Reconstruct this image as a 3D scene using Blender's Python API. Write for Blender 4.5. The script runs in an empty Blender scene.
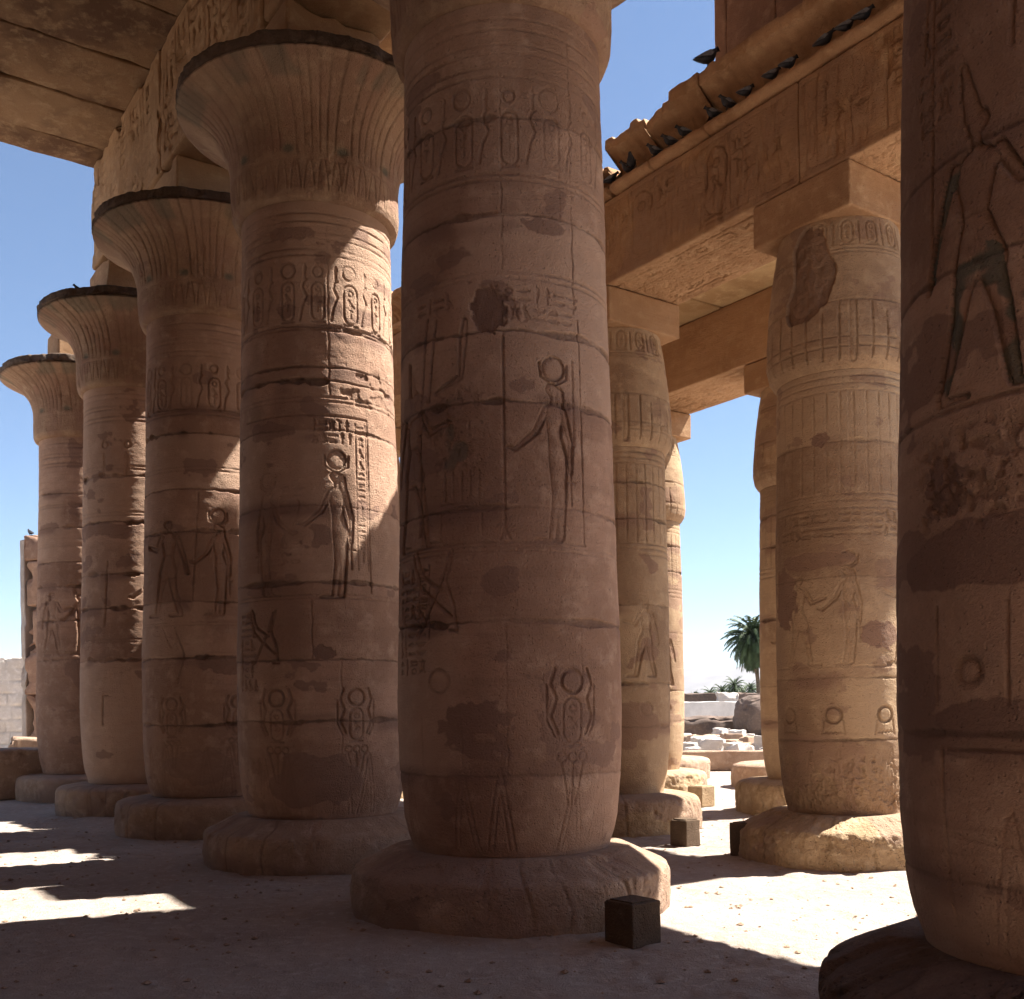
import bpy, math
import numpy as np
from mathutils import Vector, Matrix

# ------------------------------------------------------------------ camera, world, sun, exposure
SC = bpy.context.scene
COL = SC.collection
EYE = 1.75
F_PX, HY, ROLL = 1041.18, 710.5, 0.0126
PSI = 0.6111                                    # the rows of columns run 35 degrees left of the view axis
UX, UY = -math.sin(PSI), math.cos(PSI)          # along the rows (a)
VX, VY = math.cos(PSI), math.sin(PSI)           # across the rows (b)

def P(a, b, z=0.0):
    return (UX * a + VX * b, UY * a + VY * b, z)

cam_d = bpy.data.cameras.new('camera')
cam = bpy.data.objects.new('camera', cam_d)
COL.objects.link(cam)
cam.location = (0, 0, EYE)
cam.rotation_euler = (math.radians(90), ROLL, 0)
cam_d.sensor_width = 36
cam_d.lens = F_PX / 1024 * 36
cam_d.shift_y = (HY - 499.5) / 1024
cam_d.clip_start = 0.1
cam_d.clip_end = 40000
SC.camera = cam

SUN_EL = math.radians(55.7)
sa, sb = -0.31, 0.951
sdx, sdy = UX * sa + VX * sb, UY * sa + VY * sb
SUN_BEAR = math.atan2(sdx, sdy)
sun_dir = Vector((math.sin(SUN_BEAR) * math.cos(SUN_EL), math.cos(SUN_BEAR) * math.cos(SUN_EL), math.sin(SUN_EL)))
world = bpy.data.worlds.new('World')
SC.world = world
world.use_nodes = True
wn = world.node_tree
bg = wn.nodes['Background']
sky = wn.nodes.new('ShaderNodeTexSky')
sky.sky_type = 'NISHITA'
sky.sun_disc = False
sky.sun_elevation = SUN_EL
sky.sun_rotation = SUN_BEAR
sky.altitude = 1800
sky.air_density = 1.0
sky.dust_density = 0.35
sky.ozone_density = 2.8
wn.links.new(sky.outputs[0], bg.inputs[0])
bg.inputs[1].default_value = 0.05
sun_d = bpy.data.lights.new('sun', 'SUN')
sun_d.energy = 5.0
sun_d.angle = math.radians(0.5)
sun_d.color = (1.0, 0.95, 0.88)
sun = bpy.data.objects.new('sun', sun_d)
sun.rotation_euler = sun_dir.to_track_quat('Z', 'Y').to_euler()
sun.location = (20, 10, 40)
COL.objects.link(sun)
SC.view_settings.view_transform = 'Standard'
SC.view_settings.look = 'None'
SC.view_settings.exposure = 1.95
SC.view_settings.gamma = 1
SC.view_settings.use_curve_mapping = False
SC.cycles.max_bounces = 10
SC.cycles.diffuse_bounces = 7
SC.cycles.use_denoising = True
SC.cycles.sample_clamp_indirect = 8

# ------------------------------------------------------------------ noise
RS = np.random.RandomState(7)
NT = RS.rand(64, 64, 64).astype(np.float32)

def vnoise(x, y, z):
    xi = np.floor(x).astype(np.int64); yi = np.floor(y).astype(np.int64); zi = np.floor(z).astype(np.int64)
    fx = x - xi; fy = y - yi; fz = z - zi
    fx = fx * fx * (3 - 2 * fx); fy = fy * fy * (3 - 2 * fy); fz = fz * fz * (3 - 2 * fz)
    xi &= 63; yi &= 63; zi &= 63
    x1 = (xi + 1) & 63; y1 = (yi + 1) & 63; z1 = (zi + 1) & 63
    c00 = NT[xi, yi, zi] * (1 - fx) + NT[x1, yi, zi] * fx
    c10 = NT[xi, y1, zi] * (1 - fx) + NT[x1, y1, zi] * fx
    c01 = NT[xi, yi, z1] * (1 - fx) + NT[x1, yi, z1] * fx
    c11 = NT[xi, y1, z1] * (1 - fx) + NT[x1, y1, z1] * fx
    return (c00 * (1 - fy) + c10 * fy) * (1 - fz) + (c01 * (1 - fy) + c11 * fy) * fz

def fbm(x, y, z, octaves=3):
    t = 0; amp = 1; tot = 0
    for k in range(octaves):
        t = t + amp * vnoise(x * 2 ** k + 11.3 * k, y * 2 ** k + 5.1 * k, z * 2 ** k + 3.7 * k)
        tot += amp; amp *= 0.5
    return t / tot

def sstep(e0, e1, x):
    t = np.clip((x - e0) / (e1 - e0), 0, 1)
    return t * t * (3 - 2 * t)

# ------------------------------------------------------------------ object helpers
def tag(o, label=None, cat=None, group=None, kind=None):
    if label: o['label'] = label
    if cat: o['category'] = cat
    if group: o['group'] = group
    if kind: o['kind'] = kind
    return o

def empty(name, loc, rz=0.0):
    o = bpy.data.objects.new(name, None)
    o.empty_display_size = 0.3
    COL.objects.link(o)
    o.location = loc
    o.rotation_euler = (0, 0, rz)
    return o

def link_mesh(name, me, mat, parent=None, loc=None, rz=0.0):
    o = bpy.data.objects.new(name, me)
    COL.objects.link(o)
    if mat: me.materials.append(mat)
    if parent is not None: o.parent = parent
    if loc is not None: o.location = loc
    o.rotation_euler = (0, 0, rz)
    return o

def np_mesh(name, verts, faces, attrs=None, smooth=True):
    """verts (n,3); faces list of (k,4) / (k,3) arrays"""
    me = bpy.data.meshes.new(name)
    verts = np.ascontiguousarray(verts, dtype=np.float32)
    me.vertices.add(len(verts))
    me.vertices.foreach_set('co', verts.ravel())
    if not isinstance(faces, list): faces = [faces]
    faces = [np.asarray(f, dtype=np.int32) for f in faces if len(f)]
    li = np.concatenate([f.ravel() for f in faces])
    sizes = np.concatenate([np.full(len(f), f.shape[1], dtype=np.int32) for f in faces])
    starts = np.concatenate([[0], np.cumsum(sizes)[:-1]]).astype(np.int32)
    me.loops.add(len(li)); me.loops.foreach_set('vertex_index', li)
    me.polygons.add(len(sizes)); me.polygons.foreach_set('loop_start', starts)
    me.polygons.foreach_set('use_smooth', np.full(len(sizes), smooth, dtype=bool))
    me.update(calc_edges=True)
    for k, v in (attrs or {}).items():
        at = me.attributes.new(k, 'FLOAT', 'POINT')
        at.data.foreach_set('value', np.ascontiguousarray(v, dtype=np.float32).ravel())
    return me

def grid_faces(nr, nc, wrap=False, off=0, flip=False):
    i = np.arange(nr - 1)[:, None]
    m = nc if wrap else nc - 1
    j = np.arange(m)[None, :]
    j1 = (j + 1) % nc
    q = np.stack([i * nc + j + 0 * j, i * nc + j1, (i + 1) * nc + j1, (i + 1) * nc + j], -1).reshape(-1, 4) + off
    return q[:, ::-1] if flip else q

# ------------------------------------------------------------------ materials
def node(nt, t, **kw):
    n = nt.nodes.new(t)
    for k, v in kw.items(): setattr(n, k, v)
    return n

def mixc(nt, fac, a, b, mode='MIX'):
    m = node(nt, 'ShaderNodeMix', data_type='RGBA', blend_type=mode)
    for s, v in ((0, fac), (6, a), (7, b)):
        if isinstance(v, bpy.types.NodeSocket): nt.links.new(v, m.inputs[s])
        elif s == 0: m.inputs[0].default_value = v
        else: m.inputs[s].default_value = (*v, 1)
    return m.outputs[2]

def ramp(nt, fac, lo, hi):
    r = node(nt, 'ShaderNodeMapRange')
    nt.links.new(fac, r.inputs[0])
    r.inputs[1].default_value = lo; r.inputs[2].default_value = hi
    return r.outputs[0]

def noise(nt, vec, scale, detail=4, rough=0.55, dist=0.0):
    n = node(nt, 'ShaderNodeTexNoise')
    n.inputs['Scale'].default_value = scale
    n.inputs['Detail'].default_value = detail
    n.inputs['Roughness'].default_value = rough
    n.inputs['Distortion'].default_value = dist
    nt.links.new(vec, n.inputs['Vector'])
    return n.outputs[0]

def scaled(nt, vec, s):
    m = node(nt, 'ShaderNodeMapping')
    m.inputs['Scale'].default_value = s
    nt.links.new(vec, m.inputs[0])
    return m.outputs[0]

def stone(name, base, dark, light, plaster, bump=0.75, grain=60, rough=0.95, strata=1.0, seed=0.0):
    m = bpy.data.materials.new(name)
    m.use_nodes = True
    nt = m.node_tree
    bs = nt.nodes['Principled BSDF']
    bs.inputs['Roughness'].default_value = rough
    bs.inputs['Specular IOR Level'].default_value = 0.15
    g = node(nt, 'ShaderNodeNewGeometry')
    oi = node(nt, 'ShaderNodeObjectInfo')
    ad = node(nt, 'ShaderNodeVectorMath', operation='ADD')
    nt.links.new(g.outputs['Position'], ad.inputs[0])
    ad.inputs[1].default_value = (seed, seed * 0.7, seed * 0.3)
    pos = ad.outputs[0]
    big = noise(nt, pos, 0.9, 5, 0.6, 0.4)
    med = noise(nt, pos, 5.5, 6, 0.65)
    fin = noise(nt, pos, grain, 4, 0.7)
    stv = scaled(nt, pos, (0.55, 0.55, 7.0))
    st = noise(nt, stv, 1.6, 6, 0.62, 0.6)
    c = mixc(nt, ramp(nt, big, 0.40, 0.60), dark, base)
    c = mixc(nt, ramp(nt, med, 0.5, 0.78), c, light)
    sf = node(nt, 'ShaderNodeMath', operation='MULTIPLY')
    nt.links.new(ramp(nt, st, 0.5, 0.68), sf.inputs[0]); sf.inputs[1].default_value = 0.8 * strata
    c = mixc(nt, sf.outputs[0], c, dark)
    ff = node(nt, 'ShaderNodeMath', operation='MULTIPLY')
    nt.links.new(ramp(nt, fin, 0.52, 0.75), ff.inputs[0]); ff.inputs[1].default_value = 0.4
    c = mixc(nt, ff.outputs[0], c, tuple(x * 0.62 for x in dark))
    spk = noise(nt, pos, 23, 5, 0.75)
    sm_ = node(nt, 'ShaderNodeMath', operation='MULTIPLY')
    nt.links.new(ramp(nt, spk, 0.60, 0.70), sm_.inputs[0]); sm_.inputs[1].default_value = 0.55
    c = mixc(nt, sm_.outputs[0], c, tuple(x * 0.55 for x in dark))
    att = node(nt, 'ShaderNodeAttribute', attribute_name='tone')
    c = mixc(nt, ramp(nt, att.outputs['Fac'], 0.0, 1.0), c, light)
    c = mixc(nt, ramp(nt, att.outputs['Fac'], 0.0, -1.0), c, tuple(x * 0.85 for x in dark))
    at = node(nt, 'ShaderNodeAttribute', attribute_name='patch')
    c = mixc(nt, at.outputs['Fac'], c, plaster)
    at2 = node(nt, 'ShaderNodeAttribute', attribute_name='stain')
    c = mixc(nt, at2.outputs['Fac'], c, tuple(x * 0.38 for x in dark))  # darkens grooves, pits and joints: dirt and shade together in the colour
    at3 = node(nt, 'ShaderNodeAttribute', attribute_name='tint')
    c = mixc(nt, at3.outputs['Fac'], c, (0.12, 0.13, 0.10))
    nt.links.new(c, bs.inputs['Base Color'])
    # bump: grain + pits + strata
    pit = node(nt, 'ShaderNodeTexVoronoi', feature='F1')
    pit.inputs['Scale'].default_value = 26
    nt.links.new(pos, pit.inputs['Vector'])
    pm = ramp(nt, pit.outputs['Distance'], 0.05, 0.22)
    a1 = node(nt, 'ShaderNodeMath', operation='MULTIPLY_ADD')
    nt.links.new(med, a1.inputs[0]); a1.inputs[1].default_value = 1.1; nt.links.new(fin, a1.inputs[2])
    a2 = node(nt, 'ShaderNodeMath', operation='MULTIPLY_ADD')
    nt.links.new(st, a2.inputs[0]); a2.inputs[1].default_value = 0.55 * strata; nt.links.new(a1.outputs[0], a2.inputs[2])
    a3 = node(nt, 'ShaderNodeMath', operation='MULTIPLY_ADD')
    nt.links.new(pm, a3.inputs[0]); a3.inputs[1].default_value = 0.6; nt.links.new(a2.outputs[0], a3.inputs[2])
    b = node(nt, 'ShaderNodeBump')
    b.inputs['Strength'].default_value = bump
    b.inputs['Distance'].default_value = 0.03
    nt.links.new(a3.outputs[0], b.inputs['Height'])
    nt.links.new(b.outputs[0], bs.inputs['Normal'])
    return m

M_COL = stone('sandstone_column', (0.47, 0.293, 0.203), (0.33, 0.20, 0.136), (0.565, 0.39, 0.278), (0.255, 0.155, 0.115), strata=0.7)
M_RCOL = stone('bounce_gold_column', (0.45, 0.31, 0.19), (0.32, 0.21, 0.13), (0.55, 0.40, 0.25), (0.27, 0.165, 0.115), strata=0.6, bump=0.7)  # golden hue puts the light bounced off the sand into the stone
M_CAP = stone('sandstone_capital', (0.43, 0.285, 0.185), (0.31, 0.195, 0.13), (0.53, 0.38, 0.25), (0.34, 0.20, 0.14), strata=0.3)
M_PLI = stone('sandstone_plinth', (0.44, 0.305, 0.21), (0.31, 0.205, 0.14), (0.54, 0.40, 0.30), (0.30, 0.2, 0.15), bump=0.9, strata=0.3, grain=40)
M_RPLI = stone('pecked_plinth', (0.50, 0.36, 0.22), (0.35, 0.24, 0.14), (0.58, 0.44, 0.29), (0.30, 0.2, 0.15), bump=1.0, strata=0.2, grain=30)  # yellowed for the warm bounce at the feet of the bud columns
M_ARC = stone('sandstone_beam', (0.52, 0.325, 0.185), (0.37, 0.215, 0.115), (0.61, 0.425, 0.25), (0.30, 0.19, 0.13), strata=0.7, bump=0.7, seed=13)
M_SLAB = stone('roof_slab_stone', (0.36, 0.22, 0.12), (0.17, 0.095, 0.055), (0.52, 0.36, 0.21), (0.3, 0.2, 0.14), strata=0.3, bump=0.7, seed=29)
M_GSLAB = stone('bounce_gold_slab_stone', (0.56, 0.40, 0.22), (0.38, 0.24, 0.12), (0.64, 0.48, 0.28), (0.3, 0.2, 0.14), strata=0.3, bump=0.7, seed=39)  # golden copy of the slab stone, bounced light painted into its colour
M_PALE = stone('pale_stone', (0.60, 0.54, 0.48), (0.48, 0.42, 0.36), (0.70, 0.65, 0.60), (0.4, 0.3, 0.24), strata=0.3)
M_MUD = stone('mudbrick', (0.17, 0.12, 0.095), (0.11, 0.08, 0.065), (0.24, 0.18, 0.14), (0.22, 0.16, 0.12), strata=1.0)
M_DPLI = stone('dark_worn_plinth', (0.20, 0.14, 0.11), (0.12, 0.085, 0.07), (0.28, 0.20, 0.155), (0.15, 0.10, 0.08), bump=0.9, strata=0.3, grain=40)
M_RIM = stone('dark_rim_stone', (0.18, 0.125, 0.09), (0.10, 0.07, 0.05), (0.28, 0.20, 0.14), (0.1, 0.08, 0.06), strata=0.1)  # one even dark tone for the capital rims
M_DARKBOX = stone('dark_brown_stone', (0.14, 0.095, 0.062), (0.085, 0.058, 0.04), (0.18, 0.125, 0.085), (0.1, 0.1, 0.1), strata=0.1)

def simple(name, col, rough=0.8, var=0.3, scale=8):
    m = bpy.data.materials.new(name)
    m.use_nodes = True
    nt = m.node_tree
    bs = nt.nodes['Principled BSDF']
    bs.inputs['Roughness'].default_value = rough
    bs.inputs['Specular IOR Level'].default_value = 0.2
    g = node(nt, 'ShaderNodeNewGeometry')
    n = noise(nt, g.outputs['Position'], scale, 4)
    c = mixc(nt, ramp(nt, n, 0.35, 0.65), tuple(x * (1 - var) for x in col), tuple(min(1, x * (1 + var)) for x in col))
    nt.links.new(c, bs.inputs['Base Color'])
    return m

M_FROND = simple('palm_frond', (0.05, 0.075, 0.028), 0.6, 0.4, 3)
M_TRUNK = simple('palm_trunk', (0.13, 0.095, 0.065), 0.9, 0.4, 9)
M_BIRD = simple('dark_feathers', (0.035, 0.035, 0.04), 0.6, 0.3, 30)
M_BIRDG = simple('grey_feathers', (0.16, 0.165, 0.18), 0.6, 0.3, 30)
M_HILL = simple('desert_hill', (0.16, 0.14, 0.135), 0.95, 0.15, 0.01)
M_WHITE = simple('whitewash', (0.66, 0.64, 0.60), 0.9, 0.12, 1.5)

def sand_mat():
    m = bpy.data.materials.new('trodden_sand')
    m.use_nodes = True
    nt = m.node_tree
    bs = nt.nodes['Principled BSDF']
    bs.inputs['Roughness'].default_value = 0.98
    bs.inputs['Specular IOR Level'].default_value = 0.1
    g = node(nt, 'ShaderNodeNewGeometry')
    pos = g.outputs['Position']
    n1 = noise(nt, pos, 0.5, 4, 0.6)
    n2 = noise(nt, pos, 9, 6, 0.7)
    n3 = noise(nt, pos, 70, 3, 0.7)
    c = mixc(nt, ramp(nt, n1, 0.35, 0.65), (0.35, 0.285, 0.235), (0.44, 0.365, 0.305))
    c = mixc(nt, ramp(nt, n2, 0.5, 0.75), c, (0.53, 0.45, 0.39))
    sp = node(nt, 'ShaderNodeMath', operation='MULTIPLY')
    nt.links.new(ramp(nt, n3, 0.60, 0.72), sp.inputs[0]); sp.inputs[1].default_value = 0.6
    c = mixc(nt, sp.outputs[0], c, (0.22, 0.17, 0.14))
    nt.links.new(c, bs.inputs['Base Color'])
    a = node(nt, 'ShaderNodeMath', operation='MULTIPLY_ADD')
    nt.links.new(n2, a.inputs[0]); a.inputs[1].default_value = 2.2; nt.links.new(n3, a.inputs[2])
    b = node(nt, 'ShaderNodeBump')
    b.inputs['Strength'].default_value = 0.9
    b.inputs['Distance'].default_value = 0.02
    nt.links.new(a.outputs[0], b.inputs['Height'])
    nt.links.new(b.outputs[0], bs.inputs['Normal'])
    return m
M_SAND = sand_mat()

# ------------------------------------------------------------------ relief carving on a (s, z) grid
class Relief:
    def __init__(self, S, Z):
        self.S, self.Z = S, Z
        self.H = np.zeros((len(Z), len(S)), np.float32)
        self.stain = np.zeros_like(self.H)
        self.patch = np.zeros_like(self.H)
        self.tint = np.zeros_like(self.H)
        self.tone = np.zeros_like(self.H)
        self.joints = []
        self.cell = float(np.min(np.diff(S)))
    def win(self, s0, s1, z0, z1):
        i0, i1 = np.searchsorted(self.S, [s0, s1]); j0, j1 = np.searchsorted(self.Z, [z0, z1])
        if i1 - i0 < 1 or j1 - j0 < 1: return None
        X, Y = np.meshgrid(self.S[i0:i1], self.Z[j0:j1])
        return (slice(j0, j1), slice(i0, i1)), X.astype(np.float32), Y.astype(np.float32)
    def caps(self, caps, depth, w=0.03, stain=0.25, sunk=True):
        """union of tapered capsules (x0,y0,r0,x1,y1,r1), sunk relief"""
        caps = np.array(caps, float)
        if not len(caps): return
        R = max(caps[:, 2].max(), caps[:, 5].max()) + 0.03
        got = self.win(min(caps[:, 0].min(), caps[:, 3].min()) - R, max(caps[:, 0].max(), caps[:, 3].max()) + R,
                       min(caps[:, 1].min(), caps[:, 4].min()) - R, max(caps[:, 1].max(), caps[:, 4].max()) + R)
        if got is None: return
        sl, X, Y = got
        d = np.full(X.shape, 9.0, np.float32)
        for x0, y0, r0, x1, y1, r1 in caps:
            dx, dy = x1 - x0, y1 - y0
            L2 = dx * dx + dy * dy + 1e-9
            t = np.clip(((X - x0) * dx + (Y - y0) * dy) / L2, 0, 1)
            d = np.minimum(d, np.hypot(X - x0 - t * dx, Y - y0 - t * dy) - (r0 + (r1 - r0) * t))
        e = max(self.cell * 1.0, 0.004)
        if sunk:
            prof = np.where(d < 0, 0.22 + 0.78 * np.exp(d / w), 1 - np.clip(d / e, 0, 1))
        else:
            prof = 1 - sstep(0, e, d)
        self.H[sl] = np.minimum(self.H[sl], -depth * prof)
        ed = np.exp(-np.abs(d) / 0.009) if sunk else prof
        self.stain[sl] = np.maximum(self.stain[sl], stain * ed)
    def line(self, pts, hw=0.006, depth=0.012, stain=0.35):
        self.caps([(pts[i][0], pts[i][1], hw, pts[i + 1][0], pts[i + 1][1], hw) for i in range(len(pts) - 1)], depth, stain=stain, sunk=False)
    def ring(self, cx, cz, r, hw=0.007, depth=0.02, stain=0.4):
        n = 20
        self.line([(cx + r * math.cos(2 * math.pi * k / n), cz + r * math.sin(2 * math.pi * k / n)) for k in range(n + 1)], hw, depth, stain)
    def disc(self, cx, cz, r, depth=0.025, stain=0.35):
        self.caps([(cx, cz, r, cx, cz + 1e-4, r)], depth, 0.02, stain)
    def band(self, z, hw=0.008, depth=0.012, stain=0.3, s0=-99, s1=99):
        got = self.win(s0, s1, z - hw * 3 - .02, z + hw * 3 + .02)
        if got is None: return
        sl, X, Y = got
        wob = 0.006 * (fbm(X * 3, Y * 0 + z, X * 0, 2) - .5)
        p = 1 - sstep(hw, hw + max(self.cell, .005), np.abs(Y - z + wob))
        p = p * (0.45 + 0.55 * sstep(0.35, 0.6, fbm(X * 2 + z * 7, X * 0, Y * 0 + 3, 2)))
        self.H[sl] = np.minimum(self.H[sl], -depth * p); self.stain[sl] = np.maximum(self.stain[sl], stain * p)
    def joint(self, z, seed, rag=1.0, depth=0.03):
        """horizontal drum joint with ragged chipped lips"""
        self.joints.append((z, seed))
        got = self.win(-99, 99, z - 0.2, z + 0.2)
        if got is None: return
        sl, X, Y = got
        wob = 0.03 * (fbm(X * 2.3 + seed, X * 0 + seed, X * 0, 3) - .5)
        w = 0.004 + 0.05 * rag * np.clip(fbm(X * 4 + seed * 3, Y * 5, X * 0 + seed, 4) - 0.47, 0, 1) * 2
        d = np.abs(Y - z + wob + 0.02 * (fbm(X * 14, Y * 14, X * 0 + seed, 2) - .5)) - w
        p = 1 - sstep(-0.002, 0.012, d)
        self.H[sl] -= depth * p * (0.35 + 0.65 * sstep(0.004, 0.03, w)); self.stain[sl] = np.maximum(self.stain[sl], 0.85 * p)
        # mortar smear spreading below the joint
        sm = sstep(0.52, 0.68, fbm(X * 1.7 + seed * 5, X * 0, Y * 2 + seed, 3)) * (1 - sstep(0.03, 0.15, np.abs(Y - z + 0.03)))
        self.patch[sl] = np.maximum(self.patch[sl], 0.8 * sm)
    def vjoint(self, s, z0, z1, depth=0.008):
        n = max(2, int((z1 - z0) / 0.1))
        pts = [(s + 0.008 * math.sin(k * 2.3 + s * 9), z0 + (z1 - z0) * k / n) for k in range(n + 1)]
        self.line(pts, 0.004, min(depth, .012), 0.32)
    def blot(self, s, z, rs, rz, seed, patch=0.9, raise_=0.006, edge=0.25, stain=0.0):
        """a patch of modern mortar with an uneven outline"""
        got = self.win(s - rs * 1.6, s + rs * 1.6, z - rz * 1.6, z + rz * 1.6)
        if got is None: return
        sl, X, Y = got
        q = np.hypot((X - s) / rs, (Y - z) / rz) + 0.9 * (fbm(X * 3 / max(rs, .15) + seed, Y * 3 / max(rs, .15), X * 0 + seed, 4) - .5)
        p = 1 - sstep(1 - 0.08, 1, q)
        self.patch[sl] = np.maximum(self.patch[sl], patch * p)
        self.stain[sl] = np.maximum(self.stain[sl], stain * p)
        self.H[sl] = self.H[sl] * (1 - p) + raise_ * p
    def pits(self, s0, s1, z0, z1, dens, depth, seed, scale=14):
        got = self.win(s0, s1, z0, z1)
        if got is None: return
        sl, X, Y = got
        n = fbm(X * scale + seed, Y * scale, X * 0 + seed, 3)
        edge = sstep(0, .12, X - s0) * sstep(0, .12, s1 - X) * sstep(0, .12, Y - z0) * sstep(0, .12, z1 - Y)
        p = sstep(dens, dens + .08, n) * edge
        self.H[sl] -= depth * p; self.stain[sl] = np.maximum(self.stain[sl], .35 * p)

# small signs, each a list of polylines in a unit box
GL = {
 'ankh': [[(.5, 0), (.5, .55)], [(.25, .5), (.75, .5)], [(.5, .55), (.33, .78), (.5, 1), (.67, .78), (.5, .55)]],
 'reed': [[(.5, 0), (.5, 1)], [(.5, 1), (.7, .85), (.65, .4), (.5, .35)]],
 'water': [[(0, .45), (.12, .6), (.25, .42), (.38, .6), (.5, .42), (.62, .6), (.75, .42), (.88, .6), (1, .45)]],
 'sun': [[(.5 + .3 * math.cos(k * .628), .5 + .3 * math.sin(k * .628)) for k in range(11)]],
 'loaf': [[(.15, .3), (.85, .3), (.75, .6), (.5, .72), (.25, .6), (.15, .3)]],
 'basket': [[(0, .65), (1, .65), (.85, .4), (.5, .3), (.15, .4), (0, .65)]],
 'bird': [[(.1, .8), (.25, .95), (.4, .85), (.42, .65), (.7, .4), (.98, .12), (.6, .3), (.35, .35), (.25, .6), (.28, .78)], [(.42, .32), (.42, 0), (.25, 0)], [(.55, .3), (.57, .02)]],
 'eye': [[(0, .5), (.3, .7), (.7, .7), (1, .5), (.7, .38), (.3, .38), (0, .5)], [(.5, .62), (.5, .45)]],
 'staff': [[(.5, 0), (.5, .9), (.2, 1)], [(.5, .9), (.75, .8)]],
 'snake': [[(0, .3), (.2, .5), (.45, .35), (.7, .5), (.95, .35)], [(0, .3), (.05, .6)]],
 'mouth': [[(0, .5), (.5, .66), (1, .5), (.5, .36), (0, .5)]],
 'feather': [[(.45, 0), (.4, .8), (.55, 1), (.75, .85), (.6, .6), (.55, 0)]],
 'seated': [[(.3, 0), (.8, 0), (.8, .25), (.55, .5), (.6, .75), (.45, .9), (.35, .75), (.4, .55), (.3, .3), (.3, 0)]],
 'beetle': [[(.3, .2), (.3, .7), (.5, .9), (.7, .7), (.7, .2), (.3, .2)], [(.3, .6), (.1, .8)], [(.7, .6), (.9, .8)], [(.3, .3), (.1, .1)], [(.7, .3), (.9, .1)]],
 'stroke': [[(.5, .1), (.5, .9)]], 'box': [[(.1, .2), (.9, .2), (.9, .7), (.1, .7), (.1, .2)]],
}
TALL = ['ankh', 'reed', 'bird', 'staff', 'feather', 'seated', 'beetle', 'bird']
FLAT = ['water', 'sun', 'loaf', 'basket', 'eye', 'snake', 'mouth', 'box']

def glyph(R, name, s, z, w, h, hw=0.005, depth=0.012, flip=False, stain=0.3):
    for pl in GL[name]:
        R.line([(s + (1 - x if flip else x) * w, z + y * h) for x, y in pl], hw, depth, stain)

def text_block(R, s0, s1, z0, z1, rs, cell=0.14, hw=0.004, depth=0.01, stain=0.3):
    z = z1 - cell
    while z > z0 - 1e-6:
        s = s0
        while s < s1 - cell * 0.5:
            if rs.rand() < 0.5:
                glyph(R, TALL[rs.randint(8)], s, z + .01, cell * .55, cell * .9, hw, depth, stain=stain); s += cell * .68
            else:
                glyph(R, FLAT[rs.randint(8)], s, z + cell * .5, cell * .75, cell * .42, hw, depth, stain=stain)
                glyph(R, FLAT[rs.randint(8)], s, z, cell * .75, cell * .42, hw, depth, stain=stain); s += cell * .9
        z -= cell * 1.08

def text_strip(R, s, z0, z1, w, rs, depth=0.012):
    R.line([(s, z0), (s, z1)], .004, depth); R.line([(s + w, z0), (s + w, z1)], .004, depth)
    z = z1 - w
    while z > z0:
        if rs.rand() < .5: glyph(R, TALL[rs.randint(8)], s + w * .25, z, w * .5, w * .85, .004, depth)
        else:
            glyph(R, FLAT[rs.randint(8)], s + w * .15, z + w * .45, w * .7, w * .4, .004, depth)
            glyph(R, FLAT[rs.randint(8)], s + w * .15, z, w * .7, w * .4, .004, depth)
        z -= w

def cartouche(R, s, z0, z1, w, rs, depth=0.02, hw=0.007, stain=0.35):
    r = w / 2
    pts = [(s + r * math.cos(t), z1 - r + r * math.sin(t)) for t in np.linspace(0, math.pi, 8)] + \
          [(s + r * math.cos(t), z0 + r + r * math.sin(t)) for t in np.linspace(math.pi, 2 * math.pi, 8)]
    R.line(pts + [pts[0]], hw, depth, stain)
    R.line([(s - r, z0 - .015), (s + r, z0 - .015)], hw, depth, stain)
    z = z1 - w * .85
    for k, g in enumerate(['sun', 'seated', 'staff', 'water', 'beetle', 'basket'][:max(2, int((z1 - z0) / w * 1.2))]):
        glyph(R, g if k % 2 == 0 else TALL[rs.randint(8)], s - r * .6, z, w * .6, w * .6, hw * .7, depth * .7, stain=stain)
        z -= w * .68
        if z < z0 + r * .3: break

def cartouche_band(R, z0, z1, s0, s1, rs, step=0.36, depth=0.02):
    """discs above paired cartouches and cobras round the shaft"""
    h = z1 - z0
    s = s0
    k = 0
    while s < s1:
        jt = rs.uniform(-1, 1, 5)
        R.ring(s + .015 * jt[0], z1 - .10 + .012 * jt[1], (.085 if k % 2 == 0 else .055) * (1 + .12 * jt[2]), .008 + .002 * jt[3], depth * (1 + .3 * jt[4]))
        cartouche(R, s + .012 * jt[1], z0 + .04 + .015 * jt[2], z1 - .22 + .01 * jt[0], .155 + .015 * jt[3], rs, depth * (1 + .3 * jt[0]))
        q = s + step / 2
        R.line([(q - .05, z0 + .05), (q - .02, z0 + h * .3), (q + .03, z0 + h * .45), (q - .02, z0 + h * .6), (q + .0, z1 - .22), (q + .03, z1 - .2)], .009, depth, .35)
        glyph(R, 'feather', q - .02, z1 - .19, .06, .15, .006, depth)
        s += step * rs.uniform(.9, 1.12); k += 1

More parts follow.
